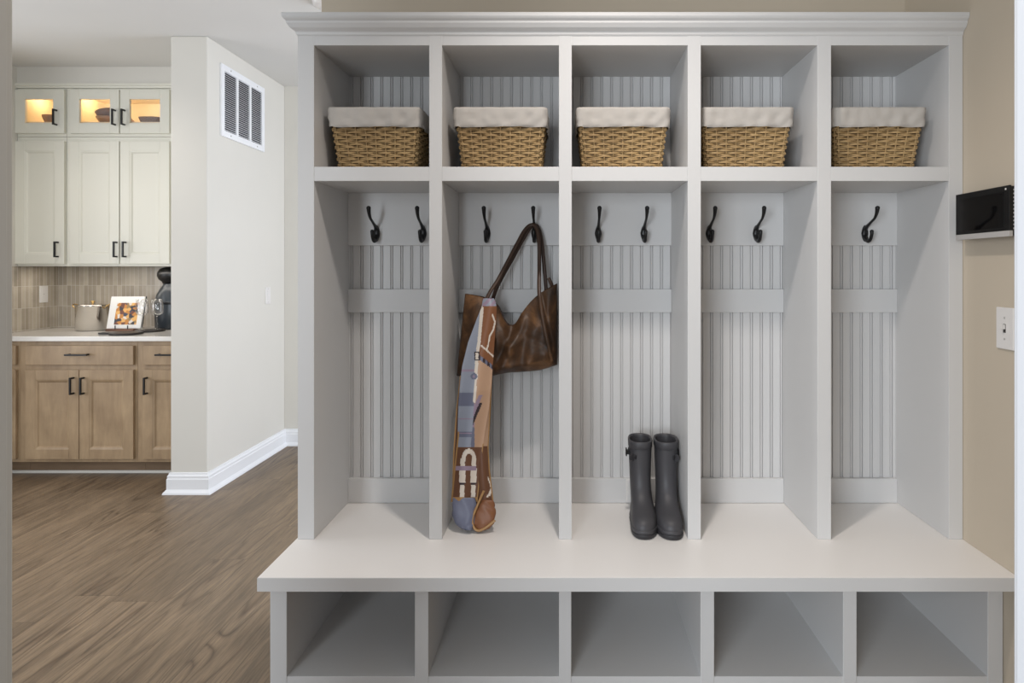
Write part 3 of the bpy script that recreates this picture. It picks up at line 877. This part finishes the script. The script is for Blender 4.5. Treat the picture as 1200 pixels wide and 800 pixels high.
o = obj('indicator_light', B((XT - 0.0008, XT + 0.001, Ya + 0.012, Ya + 0.017, zb - 0.012, zb - 0.007)), PLAST, tabl)
bm = bmesh.new()
for q in range(11):
    z = za + 0.02 + q*0.0105
    box(bm, XT + 0.012, XR - 0.008, Ya - 0.0005, Ya + 0.003, z, z + 0.004)
o = obj('side_grille', bm, SILVER, tabl)
obj('wall_bracket', B((XR - 0.008, XR, Ya + 0.03, Yb - 0.03, za + 0.02, zb - 0.02)), BEZEL, tabl)

def switch_plate(name, label, cat, c, nrm, parts):
    """c centre on the wall; nrm = (nx, ny); plate spans 74 x 119 mm"""
    t = thing(name, label, cat, c)
    nx, ny = nrm; c = Vector(c)
    def bx(u0, u1, z0, z1, d0, d1):
        # u along the wall, d out of it
        if nx: 
            x0, x1 = sorted((c.x + nx*d0, c.x + nx*d1)); return (x0, x1, c.y + u0, c.y + u1, c.z + z0, c.z + z1)
        y0, y1 = sorted((c.y + ny*d0, c.y + ny*d1)); return (c.x + u0, c.x + u1, y0, y1, c.z + z0, c.z + z1)
    obj('plate', B(bx(-0.037, 0.037, -0.0595, 0.0595, 0.0, 0.006)), PLAST, t, bevel=0.003, seg=3)
    for nm, mt, args in parts: obj(nm, B(bx(*args)), mt, t, bevel=0.0008)
    return t
switch_plate('light_switch', 'white toggle light switch plate below the wall tablet', 'light switch', (XR, 1.838, az(384, 1.855)), (-1, 0),
    [('toggle_slot', SLOT, (-0.0055, 0.0055, -0.0125, 0.0125, 0.005, 0.0066)), ('toggle', PLAST, (-0.0042, 0.0042, -0.002, 0.0105, 0.006, 0.018)),
     ('screw', SILVER, (-0.003, 0.003, 0.027, 0.033, 0.005, 0.0072)), ('screw', SILVER, (-0.003, 0.003, -0.033, -0.027, 0.005, 0.0072))])
switch_plate('light_switch', 'small white light switch on the partition wall near the lockers', 'light switch', (XP1, 4.555, 1.125), (1, 0),
    [('rocker', PLAST, (-0.016, 0.016, -0.033, 0.033, 0.005, 0.009)), ('screw', SILVER, (-0.003, 0.003, 0.043, 0.049, 0.005, 0.0065)), ('screw', SILVER, (-0.003, 0.003, -0.049, -0.043, 0.005, 0.0065))])

# ------------------------------------------------------------------ return-air grille
vy0, vy1, vz0, vz1 = 3.925, 4.487, 2.118, 2.558
vent = thing('return_air_grille', 'white wall vent grille with three columns of slats high on the partition', 'vent', (XP1, (vy0+vy1)/2, vz0))
X0 = XP1
bm = bmesh.new()
fw = 0.038
cols = []
inner0, inner1 = vy0 + fw, vy1 - fw
cw = (inner1 - inner0 - 2*0.022)/3
for q in range(3): cols.append((inner0 + q*(cw+0.022), inner0 + q*(cw+0.022) + cw))
for b in ((X0, X0+0.012, vy0, inner0, vz0, vz1), (X0, X0+0.012, inner1, vy1, vz0, vz1), (X0, X0+0.012, inner0, inner1, vz0, vz0+fw), (X0, X0+0.012, inner0, inner1, vz1-fw, vz1),
          (X0, X0+0.011, cols[0][1], cols[1][0], vz0+fw, vz1-fw), (X0, X0+0.011, cols[1][1], cols[2][0], vz0+fw, vz1-fw)): box(bm, *b)
obj('frame', bm, TRIM, vent, bevel=0.0015)
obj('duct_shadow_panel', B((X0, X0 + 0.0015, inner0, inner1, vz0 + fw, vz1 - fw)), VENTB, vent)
for a, b in cols:
    bm = bmesh.new(); ns = 28
    for q in range(ns):
        z = vz0 + fw + (q + 0.5)*(vz1 - vz0 - 2*fw)/ns
        v = [bm.verts.new(p) for p in ((X0+0.0015,a,z+0.0055),(X0+0.0105,a,z-0.0020),(X0+0.0105,a,z-0.0030),(X0+0.0015,a,z+0.0040),(X0+0.0015,b,z+0.0055),(X0+0.0105,b,z-0.0020),(X0+0.0105,b,z-0.0030),(X0+0.0015,b,z+0.0040))]
        for f in ((0,1,5,4),(1,2,6,5),(2,3,7,6),(3,0,4,7),(0,3,2,1),(4,5,6,7)): bm.faces.new([v[i] for i in f])
    obj('slat_column', bm, TRIM, vent)
for yy in (vy0 + 0.11, vy1 - 0.11):
    for zz in (vz0 + 0.018, vz1 - 0.018):
        bm = bmesh.new(); bmesh.ops.create_cone(bm, cap_ends=True, segments=12, radius1=0.005, radius2=0.004, depth=0.003, matrix=Matrix.Translation((X0+0.013, yy, zz)) @ Matrix.Rotation(PI/2, 4, 'Y')); obj('screw', bm, SILVER, vent)


# ceiling smoke detector at the picture's top, left of the lockers' wall
bm = bmesh.new()
lathe(bm, [(0.066, 0.0), (0.066, -0.010), (0.062, -0.022), (0.050, -0.032), (0.030, -0.036), (0.010, -0.037)], (-1.225, 3.30, ZC), 32)
o = obj('smoke_detector', bm, PLAST, smooth=True, base=(-1.225, 3.30, ZC - 0.037))
tag(o, 'round white smoke detector on the ceiling above the lockers', 'smoke detector')

# ------------------------------------------------------------------ kitchen wall cabinets
def bar_handle(parent, x, z0, z1, y, horizontal=False, x1=None, mat=BLACK):
    bm = bmesh.new()
    r, out = 0.0052, 0.032
    if horizontal:
        box(bm, x, x1, y - out - r, y - out + r, z0 - r, z0 + r)
        for xx in (x + 0.012, x1 - 0.012): box(bm, xx - r, xx + r, y - out, y, z0 - r, z0 + r)
    else:
        box(bm, x - r, x + r, y - out - r, y - out + r, z0, z1)
        for zz in (z0 + r, z1 - r): box(bm, x - r, x + r, y - out, y, zz - r, zz + r)
    return obj('handle', bm, mat, parent, bevel=0.0015)
def panel_door(parent, x0, x1, z0, z1, y, mat, stile, glass=None, th=0.02, inset=0.011, name='door'):
    """framed door: stiles and rails round a recessed panel (or a glass pane)"""
    bm = bmesh.new()
    if isinstance(stile, (int, float)): stile = (stile,)*4
    a, b, c, d = x0 + stile[0], x1 - stile[1], z0 + stile[2], z1 - stile[3]
    for q in ((x0, a, y, y+th, z0, z1), (b, x1, y, y+th, z0, z1), (a, b, y, y+th, z0, c), (a, b, y, y+th, d, z1)): box(bm, *q)
    if not glass:
        box(bm, a, b, y + inset, y + th - 0.002, c, d)
        # ogee bead round the panel
        s = 0.010
        for p, q in (((a, c), (b, c)), ((b, c), (b, d)), ((b, d), (a, d)), ((a, d), (a, c))):
            pass
        o0 = [(a, c), (b, c), (b, d), (a, d)]; i0 = [(a+s, c+s), (b-s, c+s), (b-s, d-s), (a+s, d-s)]; i1 = [(a+s*1.7, c+s*1.7), (b-s*1.7, c+s*1.7), (b-s*1.7, d-s*1.7), (a+s*1.7, d-s*1.7)]
        R = [[bm.verts.new((px, y + yy, pz)) for px, pz in ring] for ring, yy in ((o0, 0.0015), (i0, 0.0045), (i1, inset))]
        for r0, r1 in zip(R, R[1:]):
            for k in range(4): bm.faces.new((r0[k], r0[(k+1) % 4], r1[(k+1) % 4], r1[k]))
    dr = obj(name, bm, mat, parent, bevel=0.0015)
    if glass: obj('pane', B((a - 0.004, b + 0.004, y + 0.009, y + 0.012, c - 0.004, d + 0.004)), GLASS, dr)
    return dr
YDU = YU - 0.02                       # door fronts of the wall cabinets
ux = lambda px: ax(px, YDU)
uz = lambda py: az(py, YDU)
ZU0, ZU1, ZU2 = az(312, YU), az(160.5, YU), az(103.5, YU)     # bottom, split between the stacked boxes, top
XM = ax(78.3, YU)                     # where the left and the right boxes meet
XE = XP0 - 0.003
def wall_box(name, label, x0, x1, z0, z1, openings, shell):
    t = thing(name, label, 'cabinet', ((x0+x1)/2, (YU+YK)/2, z0), 'cream wall cabinets over the counter')
    g = 0.001; bm = bmesh.new(); w = 0.018
    for q in ((x0+g, x0+w, YU, YK-0.002, z0+g, z1-g), (x1-w, x1-g, YU, YK-0.002, z0+g, z1-g), (x0+w, x1-w, YU, YK-0.002, z0+g, z0+w), (x0+w, x1-w, YU, YK-0.002, z1-w, z1-g), (x0+w, x1-w, YK-0.014, YK-0.002, z0+w, z1-w)): box(bm, *q)
    obj('body', bm, CABIN if shell else CAB, t)
    bm = bmesh.new()                  # face frame
    ys = YU - 0.0008
    xs = [x0 + g] + [v for op in openings for v in op] + [x1 - g]
    for a, b in zip(xs[0::2], xs[1::2]): box(bm, a, b, ys, YU + 0.018, z0 + g, z1 - g)
    lo, hi = (z0 + 0.03, z1 - 0.03)
    for a, b in openings:
        box(bm, a, b, ys, YU + 0.018, z0 + g, lo); box(bm, a, b, ys, YU + 0.018, hi, z1 - g)
    obj('face_frame', bm, CAB, t)
    return t
XK1 = XK + 0.001
# glass-fronted upper row
gl = wall_box('glass_cabinet', 'small cream wall cabinet with one glass door, at the top left', XK1, XM, ZU1, ZU2, [(XK1 + 0.05, XM - 0.03)], True)
d = panel_door(gl, ux(17.5), ux(75.0), uz(156), uz(105), YDU, CAB, (ux(29) - ux(17.5), ux(75.0) - ux(62), uz(144) - uz(156), uz(105) - uz(116)), True)
bar_handle(d, ux(66.6), uz(147.5) + 0.002, uz(129) + 0.002, YDU)
gr = wall_box('glass_cabinet', 'small cream wall cabinet with a pair of lit glass doors', XM, XE, ZU1, ZU2, [(XM + 0.03, ux(139) - 0.022), (ux(141) + 0.022, ux(198.3) - 0.03)], True)
d = panel_door(gr, ux(81.3), ux(139.4), uz(156), uz(105), YDU, CAB, (ux(92.7) - ux(81.3), ux(139.4) - ux(128.6), uz(144) - uz(156), uz(105) - uz(116)), True)
bar_handle(d, ux(135.2), uz(147.5) + 0.002, uz(129) + 0.002, YDU)
d = panel_door(gr, ux(140.6), ux(198.3), uz(156), uz(105), YDU, CAB, (ux(151.6) - ux(140.6), ux(198.3) - ux(187.2), uz(144) - uz(156), uz(105) - uz(116)), True)
bar_handle(d, ux(146.2), uz(147.5) + 0.002, uz(129) + 0.002, YDU)
# solid doors below
wl = wall_box('wall_cabinet', 'tall cream wall cabinet with a single door, in the kitchen corner', XK1, XM, ZU0, ZU1, [(XK1 + 0.05, XM - 0.03)], False)
d = panel_door(wl, ux(17.5), ux(75.0), uz(309), uz(165.3), YDU, CAB, 0.063); bar_handle(d, ux(68.2), uz(301.5), uz(283), YDU)
wr = wall_box('wall_cabinet', 'tall cream wall cabinet with a pair of doors above the cookbook', XM, XE, ZU0, ZU1, [(XM + 0.03, ux(198.3) - 0.03)], False)
d = panel_door(wr, ux(81.3), ux(139.4), uz(309), uz(165.3), YDU, CAB, 0.063); bar_handle(d, ux(137), uz(301.5), uz(283), YDU)
d = panel_door(wr, ux(140.6), ux(198.3), uz(309), uz(165.3), YDU, CAB, 0.063); bar_handle(d, ux(147.6), uz(301.5), uz(283), YDU)
# small moulding along the top of the wall cabinets
bm = bmesh.new()
cp = [(0.0, ZU2), (0.012, ZU2), (0.014, ZU2 + 0.010), (0.020, ZU2 + 0.014), (0.020, az(98, YU) - 0.002), (0.0, az(98, YU) - 0.002)]
loft(bm, [[(x, YU - o, z) for o, z in cp] for x in (ax(18.5, YU), XE)])
struct('trim_2', bm, CAB)
# crockery behind the glass
ZG = 2.306
for t_, a_, b_ in ((gl, XK1, XM), (gr, XM, XE)):
    obj('inner_shelf', B((a_ + 0.019, b_ - 0.019, YU + 0.02, YK - 0.015, ZG - 0.016, ZG - 0.0005)), CABIN, t_)
def bowl(name, label, x, y, r, h, mat, foot=0.45, group='crockery behind the cabinet glass'):
    bm = bmesh.new()
    lathe(bm, [(r*foot, 0.0), (r*foot*1.05, h*0.08), (r*0.82, h*0.45), (r*0.97, h*0.8), (r, h), (r*0.95, h), (r*0.8, h*0.5), (r*0.4, h*0.15)], (x, y, ZG), 28)
    return tag(obj(name, bm, mat, smooth=True, base=(x, y, ZG)), label, 'bowl', group)
yg = YU + 0.115
bowl('bowl', 'round brown bowl behind the single glass door', ax(60.5, yg), yg, 0.055, 0.062, BOWLL, 0.6)
# leaning plate and stacked bowls behind the second pane
xs0 = ax(127, yg)
bowl('bowl', 'lower tan bowl of the stack behind the middle pane', xs0, yg, 0.072, 0.05, BOWLL, 0.5)
bm = bmesh.new()
lathe(bm, [(0.03, 0.0), (0.058, 0.018), (0.066, 0.045), (0.062, 0.045), (0.05, 0.02), (0.02, 0.006)], (0, 0, 0), 28)
bmesh.ops.rotate(bm, verts=bm.verts, cent=(0,0,0), matrix=Matrix.Rotation(-0.3, 3, 'Y'))
for v in bm.verts: v.co += Vector((xs0 - 0.003, yg, ZG + 0.052))
tag(obj('bowl', bm, BOWLD, smooth=True), 'upper brown bowl tilted on the stack behind the middle pane', 'bowl', 'crockery behind the cabinet glass')
bm = bmesh.new()
bmesh.ops.create_uvsphere(bm, u_segments=20, v_segments=14, radius=0.019, matrix=Matrix.Translation((ax(154, yg), yg, ZG + 0.0185)))
lathe(bm, [(0.004, 0.036), (0.005, 0.043), (0.002, 0.045)], (ax(154, yg), yg, ZG), 10)
tag(obj('ornament_ball', bm, BOWLL, smooth=True), 'little brown wooden ball behind the right glass door', 'ornament')
bm = bmesh.new()
xd = ax(178, yg)
rings = []
for s, z in ((0.70, 0.0), (0.82, 0.012), (0.97, 0.04), (1.0, 0.048), (0.94, 0.048), (0.78, 0.014)):
    rings.append([(xd + 0.080*s*math.copysign(abs(math.cos(a))**0.6, math.cos(a)), yg + 0.05*s*math.copysign(abs(math.sin(a))**0.6, math.sin(a)), ZG + z) for a in [2*PI*q/28 for q in range(28)]])
loft(bm, rings)
tag(obj('dough_bowl', bm, BOWLD, smooth=True), 'long dark brown trough bowl behind the right glass door', 'bowl')

# ------------------------------------------------------------------ kitchen base cabinets
YBC = 4.10; YDB = YBC - 0.02
qx = lambda px: ax(px, YDB); qz = lambda py: az(py, YDB)
ZCT = 0.887; ZC0 = 0.856; ZB0 = az(541, YBC)
edges = [XK + 0.001, ax(24, YBC), ax(161.5, YBC), XE]
labs = ['stained maple base cabinet cut off by the left door jamb', 'stained maple base cabinet with one wide drawer and two doors', 'stained maple base cabinet beside the white partition']
for i in range(3):
    x0, x1 = edges[i], edges[i+1]
    t = thing('base_cabinet', labs[i], 'cabinet', ((x0+x1)/2, 4.4, 0), 'stained base cabinets under the counter')
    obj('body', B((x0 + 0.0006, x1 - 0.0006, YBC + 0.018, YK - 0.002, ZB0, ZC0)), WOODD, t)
    zs = (qz(427.7) + qz(433))/2
    l = x0 + 0.0006; r = x1 - 0.0006
    bm = B((l, l + 0.03, YBC, YBC + 0.019, ZB0, ZC0 - 0.001), (r - 0.03, r, YBC, YBC + 0.019, ZB0, ZC0 - 0.001), (l + 0.03, r - 0.03, YBC, YBC + 0.019, ZC0 - 0.03, ZC0 - 0.001),
           (l + 0.03, r - 0.03, YBC, YBC + 0.019, zs - 0.02, zs + 0.02), (l + 0.03, r - 0.03, YBC, YBC + 0.019, ZB0, ZB0 + 0.03))
    obj('face_frame', bm, WOODC, t)
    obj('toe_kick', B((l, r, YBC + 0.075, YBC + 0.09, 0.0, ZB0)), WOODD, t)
    if i == 0: dx = [(qx(-25), qx(18.2))]; hside = [1]
    elif i == 1: dx = [(qx(29.3), qx(92.2)), (qx(92.9), qx(156))]; hside = [1, 0]
    else: dx = [(qx(167), XE - 0.03)]; hside = [0]
    if i == 0: dx = [(x0 + 0.012, qx(18.2))]
    D0, D1 = dx[0][0], dx[-1][1]
    bm = B((D0, D1, YDB, YBC - 0.0005, qz(427.7), qz(405)))
    dw = obj('drawer', bm, WOODC, t, bevel=0.003)
    c = (D0 + D1)/2 + 0.0
    if i == 1: bar_handle(dw, qx(80), qz(415.5) + 0.002, 0, YDB, True, qx(106))
    elif i == 2: bar_handle(dw, qx(185), qz(415.5) + 0.002, 0, YDB, True, qx(211))
    else: bar_handle(dw, c - 0.07, qz(415.5), 0, YDB, True, c + 0.07)
    for (a, b), hs in zip(dx, hside):
        dr = panel_door(t, a, b, qz(538), qz(433.3), YDB, WOODC, min(0.063, (b-a)*0.3), None, 0.0195, 0.012)
        hx_ = b - 0.026 if hs else a + 0.026
        if i == 1: hx_ = qx(86.5) if hs else qx(98.5)
        if i == 2: hx_ = qx(172.5)
        hd = bar_handle(dr, hx_, qz(461.5), qz(441.5), YDB, mat=BRASS if i == 0 else BLACK)
        if i == 0: hd['label'] = 'pale brass pull'
bm = bmesh.new(); box(bm, XK + 0.001, XE, YBC + 0.058, YBC + 0.0749, 0.0, 0.018)
struct('baseboard_kitchen', bm, WALLW, 0.004)
o = obj('countertop', B((XK + 0.001, XE, 4.068, YK - 0.001, ZC0, ZCT)), QUARTZ, bevel=0.003)
tag(o, 'white quartz countertop running along the kitchen wall', 'countertop')
o = obj('backsplash', B((XK, XE, YK - 0.008, YK, ZCT + 0.0005, ZU0 - 0.0005)), TILEX, base=(0,0,0)); o['kind'] = 'structure'
o.name = 'trim_3'
o = obj('trim_4', B((XK, XK + 0.008, 3.95, YK - 0.008, ZCT + 0.0005, ZU0 - 0.0005)), TILEY, base=(0,0,0)); o['kind'] = 'structure'
XO = XK + 0.008
switch_plate('wall_outlet', 'white outlet plate on the tiled side wall left of the pot', 'outlet', (XO, 4.575, az(344.5, 4.575)), (1, 0),
    [('socket', PLAST, (-0.017, 0.017, 0.006, 0.038, 0.005, 0.008)), ('socket', PLAST, (-0.017, 0.017, -0.038, -0.006, 0.005, 0.008)), ('screw', SILVER, (-0.003, 0.003, -0.003, 0.003, 0.005, 0.007))])

# ------------------------------------------------------------------ things on the counter
ZK = ZCT
# steel pot with lid
yp = 4.50; xp = ax(108.7, yp); rp = 0.100; hp = 0.172
pot = thing('stock_pot', 'shiny steel pot with brass handles and lid on the kitchen counter', 'pot', (xp, yp, ZK))
bm = bmesh.new()
lathe(bm, [(rp - 0.006, 0.0), (rp, 0.006), (rp, hp - 0.008), (rp + 0.003, hp - 0.004), (rp + 0.003, hp), (rp - 0.004, hp), (rp - 0.004, 0.01)], (xp, yp, ZK), 40)
obj('body', bm, STEEL, pot, smooth=False).data.polygons.foreach_set('use_smooth', [True]*len(pot.children[0].data.polygons))
bm = bmesh.new()
lathe(bm, [(rp + 0.002, hp), (rp + 0.002, hp + 0.003), (rp*0.7, hp + 0.007), (rp*0.2, hp + 0.009), (0.004, hp + 0.009)], (xp, yp, ZK), 40)
lid = obj('lid', bm, STEEL, pot, smooth=True)
bm = bmesh.new()
lathe(bm, [(0.006, hp + 0.008), (0.005, hp + 0.016), (0.013, hp + 0.021), (0.013, hp + 0.028), (0.006, hp + 0.032)], (xp, yp, ZK), 18)
obj('lid_knob', bm, BRASS, lid, smooth=True)
for s in (-1, 1):
    bm = bmesh.new()
    pts = smooth_path([(xp + s*(rp-0.001), yp - 0.03, ZK + hp - 0.02), (xp + s*(rp+0.018), yp - 0.028, ZK + hp - 0.002), (xp + s*(rp+0.026), yp, ZK + hp + 0.008), (xp + s*(rp+0.018), yp + 0.028, ZK + hp - 0.002), (xp + s*(rp-0.001), yp + 0.03, ZK + hp - 0.02)], 6)
    tube(bm, pts, 0.0042, 8); obj('handle', bm, BRASS, pot, smooth=True)
# boards
def disc(name, label, x, y, r, h, mat, z=ZK, cat='board', handle=None):
    bm = bmesh.new()
    lathe(bm, [(r - 0.004, 0.0), (r, 0.003), (r, h - 0.003), (r - 0.004, h)], (x, y, z), 40)
    if handle: box(bm, *handle)
    return tag(obj(name, bm, mat, smooth=False, base=(x, y, z)), label, cat)
yb = 4.20
disc('round_board', 'round dark board near the counter edge in front of the cookbook stand', ax(148, yb), yb, 0.095, 0.014, DARKW, cat='serving board', handle=(ax(117.5, yb), ax(132, yb), yb - 0.02, yb + 0.02, ZK + 0.002, ZK + 0.012))
disc('serving_tray', 'dark round tray under the two wine glasses', ax(176, 4.405), 4.405, 0.09, 0.013, DARKW, cat='tray')
# cookbook leaning on a small wooden stand
yc = 4.43
c0 = at(126.3, 382, yc); w = 0.222; hh = 0.222
ZST = ZK + 0.0005
std = thing('cookbook_stand', 'walnut easel stand holding up the open cookbook', 'book stand', (ax(146, yc), yc, ZST))
obj('ledge', B((ax(127.5, yc), ax(160, yc), yc - 0.035, yc + 0.02, ZST, ZST + 0.016)), STANDW, std, bevel=0.003)
for px in (138.6, 153.2):
    obj('page_peg', B((ax(px, yc) - 0.0025, ax(px, yc) + 0.0025, yc - 0.034, yc - 0.029, ZST + 0.014, ZST + 0.04)), BLACK, std)
ta = 0.25
bm = B((-0.05, 0.05, 0.014, 0.020, -0.006, 0.16)); 
bmesh.ops.rotate(bm, verts=bm.verts, cent=(0,0,0), matrix=Matrix.Rotation(-ta, 3, 'X'))
for v in bm.verts: v.co += Vector((ax(147, yc), yc - 0.006, ZST + 0.018))
obj('back_rest', bm, STANDW, std)
book = thing('cookbook', 'open white cookbook page with food photograph, leaning on the stand', 'book', (ax(147, yc), yc, ZST + 0.017))
def tilted(boxes, mat, nm, bevel=0):
    bm = B(*boxes)
    bmesh.ops.rotate(bm, verts=bm.verts, cent=(0,0,0), matrix=Matrix.Rotation(-ta, 3, 'X'))
    bmesh.ops.rotate(bm, verts=bm.verts, cent=(0,0,0), matrix=Matrix.Rotation(0.06, 3, 'Z'))
    for v in bm.verts: v.co += Vector((ax(146, yc), yc - 0.010, ZST + 0.0175))
    return obj(nm, bm, mat, book, bevel=bevel)
tilted([(-w/2, w/2, -0.004, 0.010, 0, hh)], PAPER, 'pages', 0.001)
tilted([(-w/2 + 0.002, w/2 + 0.005, 0.0102, 0.013, 0.001, hh + 0.003)], BLACK, 'cover')
tilted([(-w/2 + 0.045, w/2 - 0.030, -0.0046, -0.0038, 0.026, hh - 0.045)], PHOTO, 'food_photo')
# wine glasses
def wineglass(px, y, label):
    g = thing('wine_glass', label, 'wine glass', (ax(px, y), y, ZK + 0.0132), 'wine glasses on the tray')
    x, z = ax(px, y), ZK + 0.0132
    bm = bmesh.new(); lathe(bm, [(0.034, 0.0), (0.034, 0.0015), (0.015, 0.005), (0.004, 0.010)], (x, y, z), 28); obj('foot', bm, WGLASS, g, smooth=True)
    bm = bmesh.new(); lathe(bm, [(0.0036, 0.008), (0.003, 0.05), (0.0036, 0.092)], (x, y, z), 12); obj('stem', bm, WGLASS, g, smooth=True)
    bm = bmesh.new(); lathe(bm, [(0.004, 0.090), (0.022, 0.097), (0.037, 0.112), (0.041, 0.132), (0.039, 0.165), (0.034, 0.205), (0.0328, 0.205), (0.0375, 0.165), (0.0395, 0.132), (0.0355, 0.113), (0.020, 0.099)], (x, y, z), 32, False); obj('bowl', bm, WGLASS, g, smooth=True)
wineglass(166.5, 4.40, 'clear wine glass in front of the cookbook edge')
wineglass(184.0, 4.41, 'clear wine glass in front of the dark vase')
# dark vase with ball stopper
yv = 4.604; xv = ax(201.5, yv)
vs = thing('stoppered_vase', 'tall blue grey vase with round black top beside the partition', 'vase', (xv, yv, ZK))
bm = bmesh.new(); lathe(bm, [(0.094, 0.0), (0.104, 0.006), (0.106, 0.12), (0.104, 0.20), (0.094, 0.245), (0.072, 0.285), (0.056, 0.31), (0.054, 0.325)], (xv, yv, ZK), 40); obj('body', bm, VASE, vs, smooth=True)
bm = bmesh.new(); lathe(bm, [(0.1035, 0.176), (0.1075, 0.18), (0.1075, 0.192), (0.1035, 0.196)], (xv, yv, ZK), 40, False); obj('band', bm, VASEB, vs, smooth=True)
bm = bmesh.new(); lathe(bm, [(0.058, 0.322), (0.062, 0.335), (0.082, 0.35), (0.092, 0.375), (0.090, 0.40), (0.075, 0.425), (0.045, 0.437), (0.01, 0.438)], (xv, yv, ZK), 36); obj('stopper', bm, VASEB, vs, smooth=True)

# ------------------------------------------------------------------ light
def area(name, loc, rot, sx, sy, power, col, spread=PI):
    l = bpy.data.lights.new(name, 'AREA'); l.shape = 'RECTANGLE'; l.size = sx; l.size_y = sy; l.energy = power; l.color = col; l.spread = spread
    o = bpy.data.objects.new(name, l); COL.objects.link(o); o.location = loc; o.rotation_euler = rot
    return o
def spot(name, loc, power, col, rad, cone=150, blend=0.6, tgt=None):
    l = bpy.data.lights.new(name, 'SPOT'); l.energy = power; l.color = col; l.shadow_soft_size = rad; l.spot_size = math.radians(cone); l.spot_blend = blend
    o = bpy.data.objects.new(name, l); COL.objects.link(o); o.location = loc
    return o
def point(name, loc, power, col, rad=0.02):
    l = bpy.data.lights.new(name, 'POINT'); l.energy = power; l.color = col; l.shadow_soft_size = rad
    o = bpy.data.objects.new(name, l); COL.objects.link(o); o.location = loc
    return o
spot('mudroom_downlight', (0.115, 1.34, 2.62), 68, (1.0, 0.92, 0.85), 0.05, 138, 1.0)
area('hall_window', (1.6, 3.7, 1.45), (0, math.radians(90), 0), 1.9, 1.7, 98, (0.82, 0.88, 1.0))
area('added_left_daylight', (-4.2, 2.3, 1.5), (0, math.radians(-90), 0), 1.9, 2.0, 44, (0.95, 0.96, 1.0))  # added daylight fill from the unseen open side on the left
spot('kitchen_downlight', (-2.95, 3.3, 2.63), 20, (1.0, 0.92, 0.82), 0.06, 150, 0.6)
area('added_counter_fill', ((XK + XE)/2, YU + 0.08, ZU0 - 0.012), (0, 0, 0), 1.2, 0.05, 1.9, (1.0, 0.93, 0.84))  # added fill light to brighten the counter and tiles
e = area('entry_window', (-1.1, -1.3, 1.35), (0, 0, 0), 1.3, 1.5, 86, (0.86, 0.93, 1.0))
e.rotation_euler = (Vector((0.25, 2.1, 1.0)) - e.location).to_track_quat('-Z', 'Y').to_euler()
for n_, x_ in (('left_cabinet_puck', -3.60), ('right_cabinet_puck', ax(112, 4.5)), ('right_cabinet_puck_two', ax(168, 4.5))):
    point(n_, (x_, YU + 0.16, ZU2 - 0.03), 1.0, (1.0, 0.72, 0.38), 0.02)

w = bpy.data.worlds.new('World'); SC.world = w; w.use_nodes = True
w.node_tree.nodes['Background'].inputs['Color'].default_value = (0.86, 0.92, 1.0, 1)
w.node_tree.nodes['Background'].inputs['Strength'].default_value = 0.5

# ------------------------------------------------------------------ camera
cd = bpy.data.cameras.new('camera'); cam = bpy.data.objects.new('camera', cd); COL.objects.link(cam)
cam.location = (0, 0, H); cam.rotation_euler = (PI/2, 0, 0)
cd.sensor_fit = 'HORIZONTAL'; cd.sensor_width = 36.0; cd.lens = F/1200*36.0
cd.shift_x = (600 - CX)/1200; cd.shift_y = (CY - 400)/1200
cd.clip_start = 0.02
SC.camera = cam
SC.view_settings.view_transform = 'Standard'; SC.view_settings.look = 'None'
SC.view_settings.gamma = 1.0; SC.view_settings.exposure = 0.0; SC.view_settings.use_curve_mapping = False
SC.cycles.use_denoising = True
SC.cycles.max_bounces = 10; SC.cycles.diffuse_bounces = 6; SC.cycles.transparent_max_bounces = 16
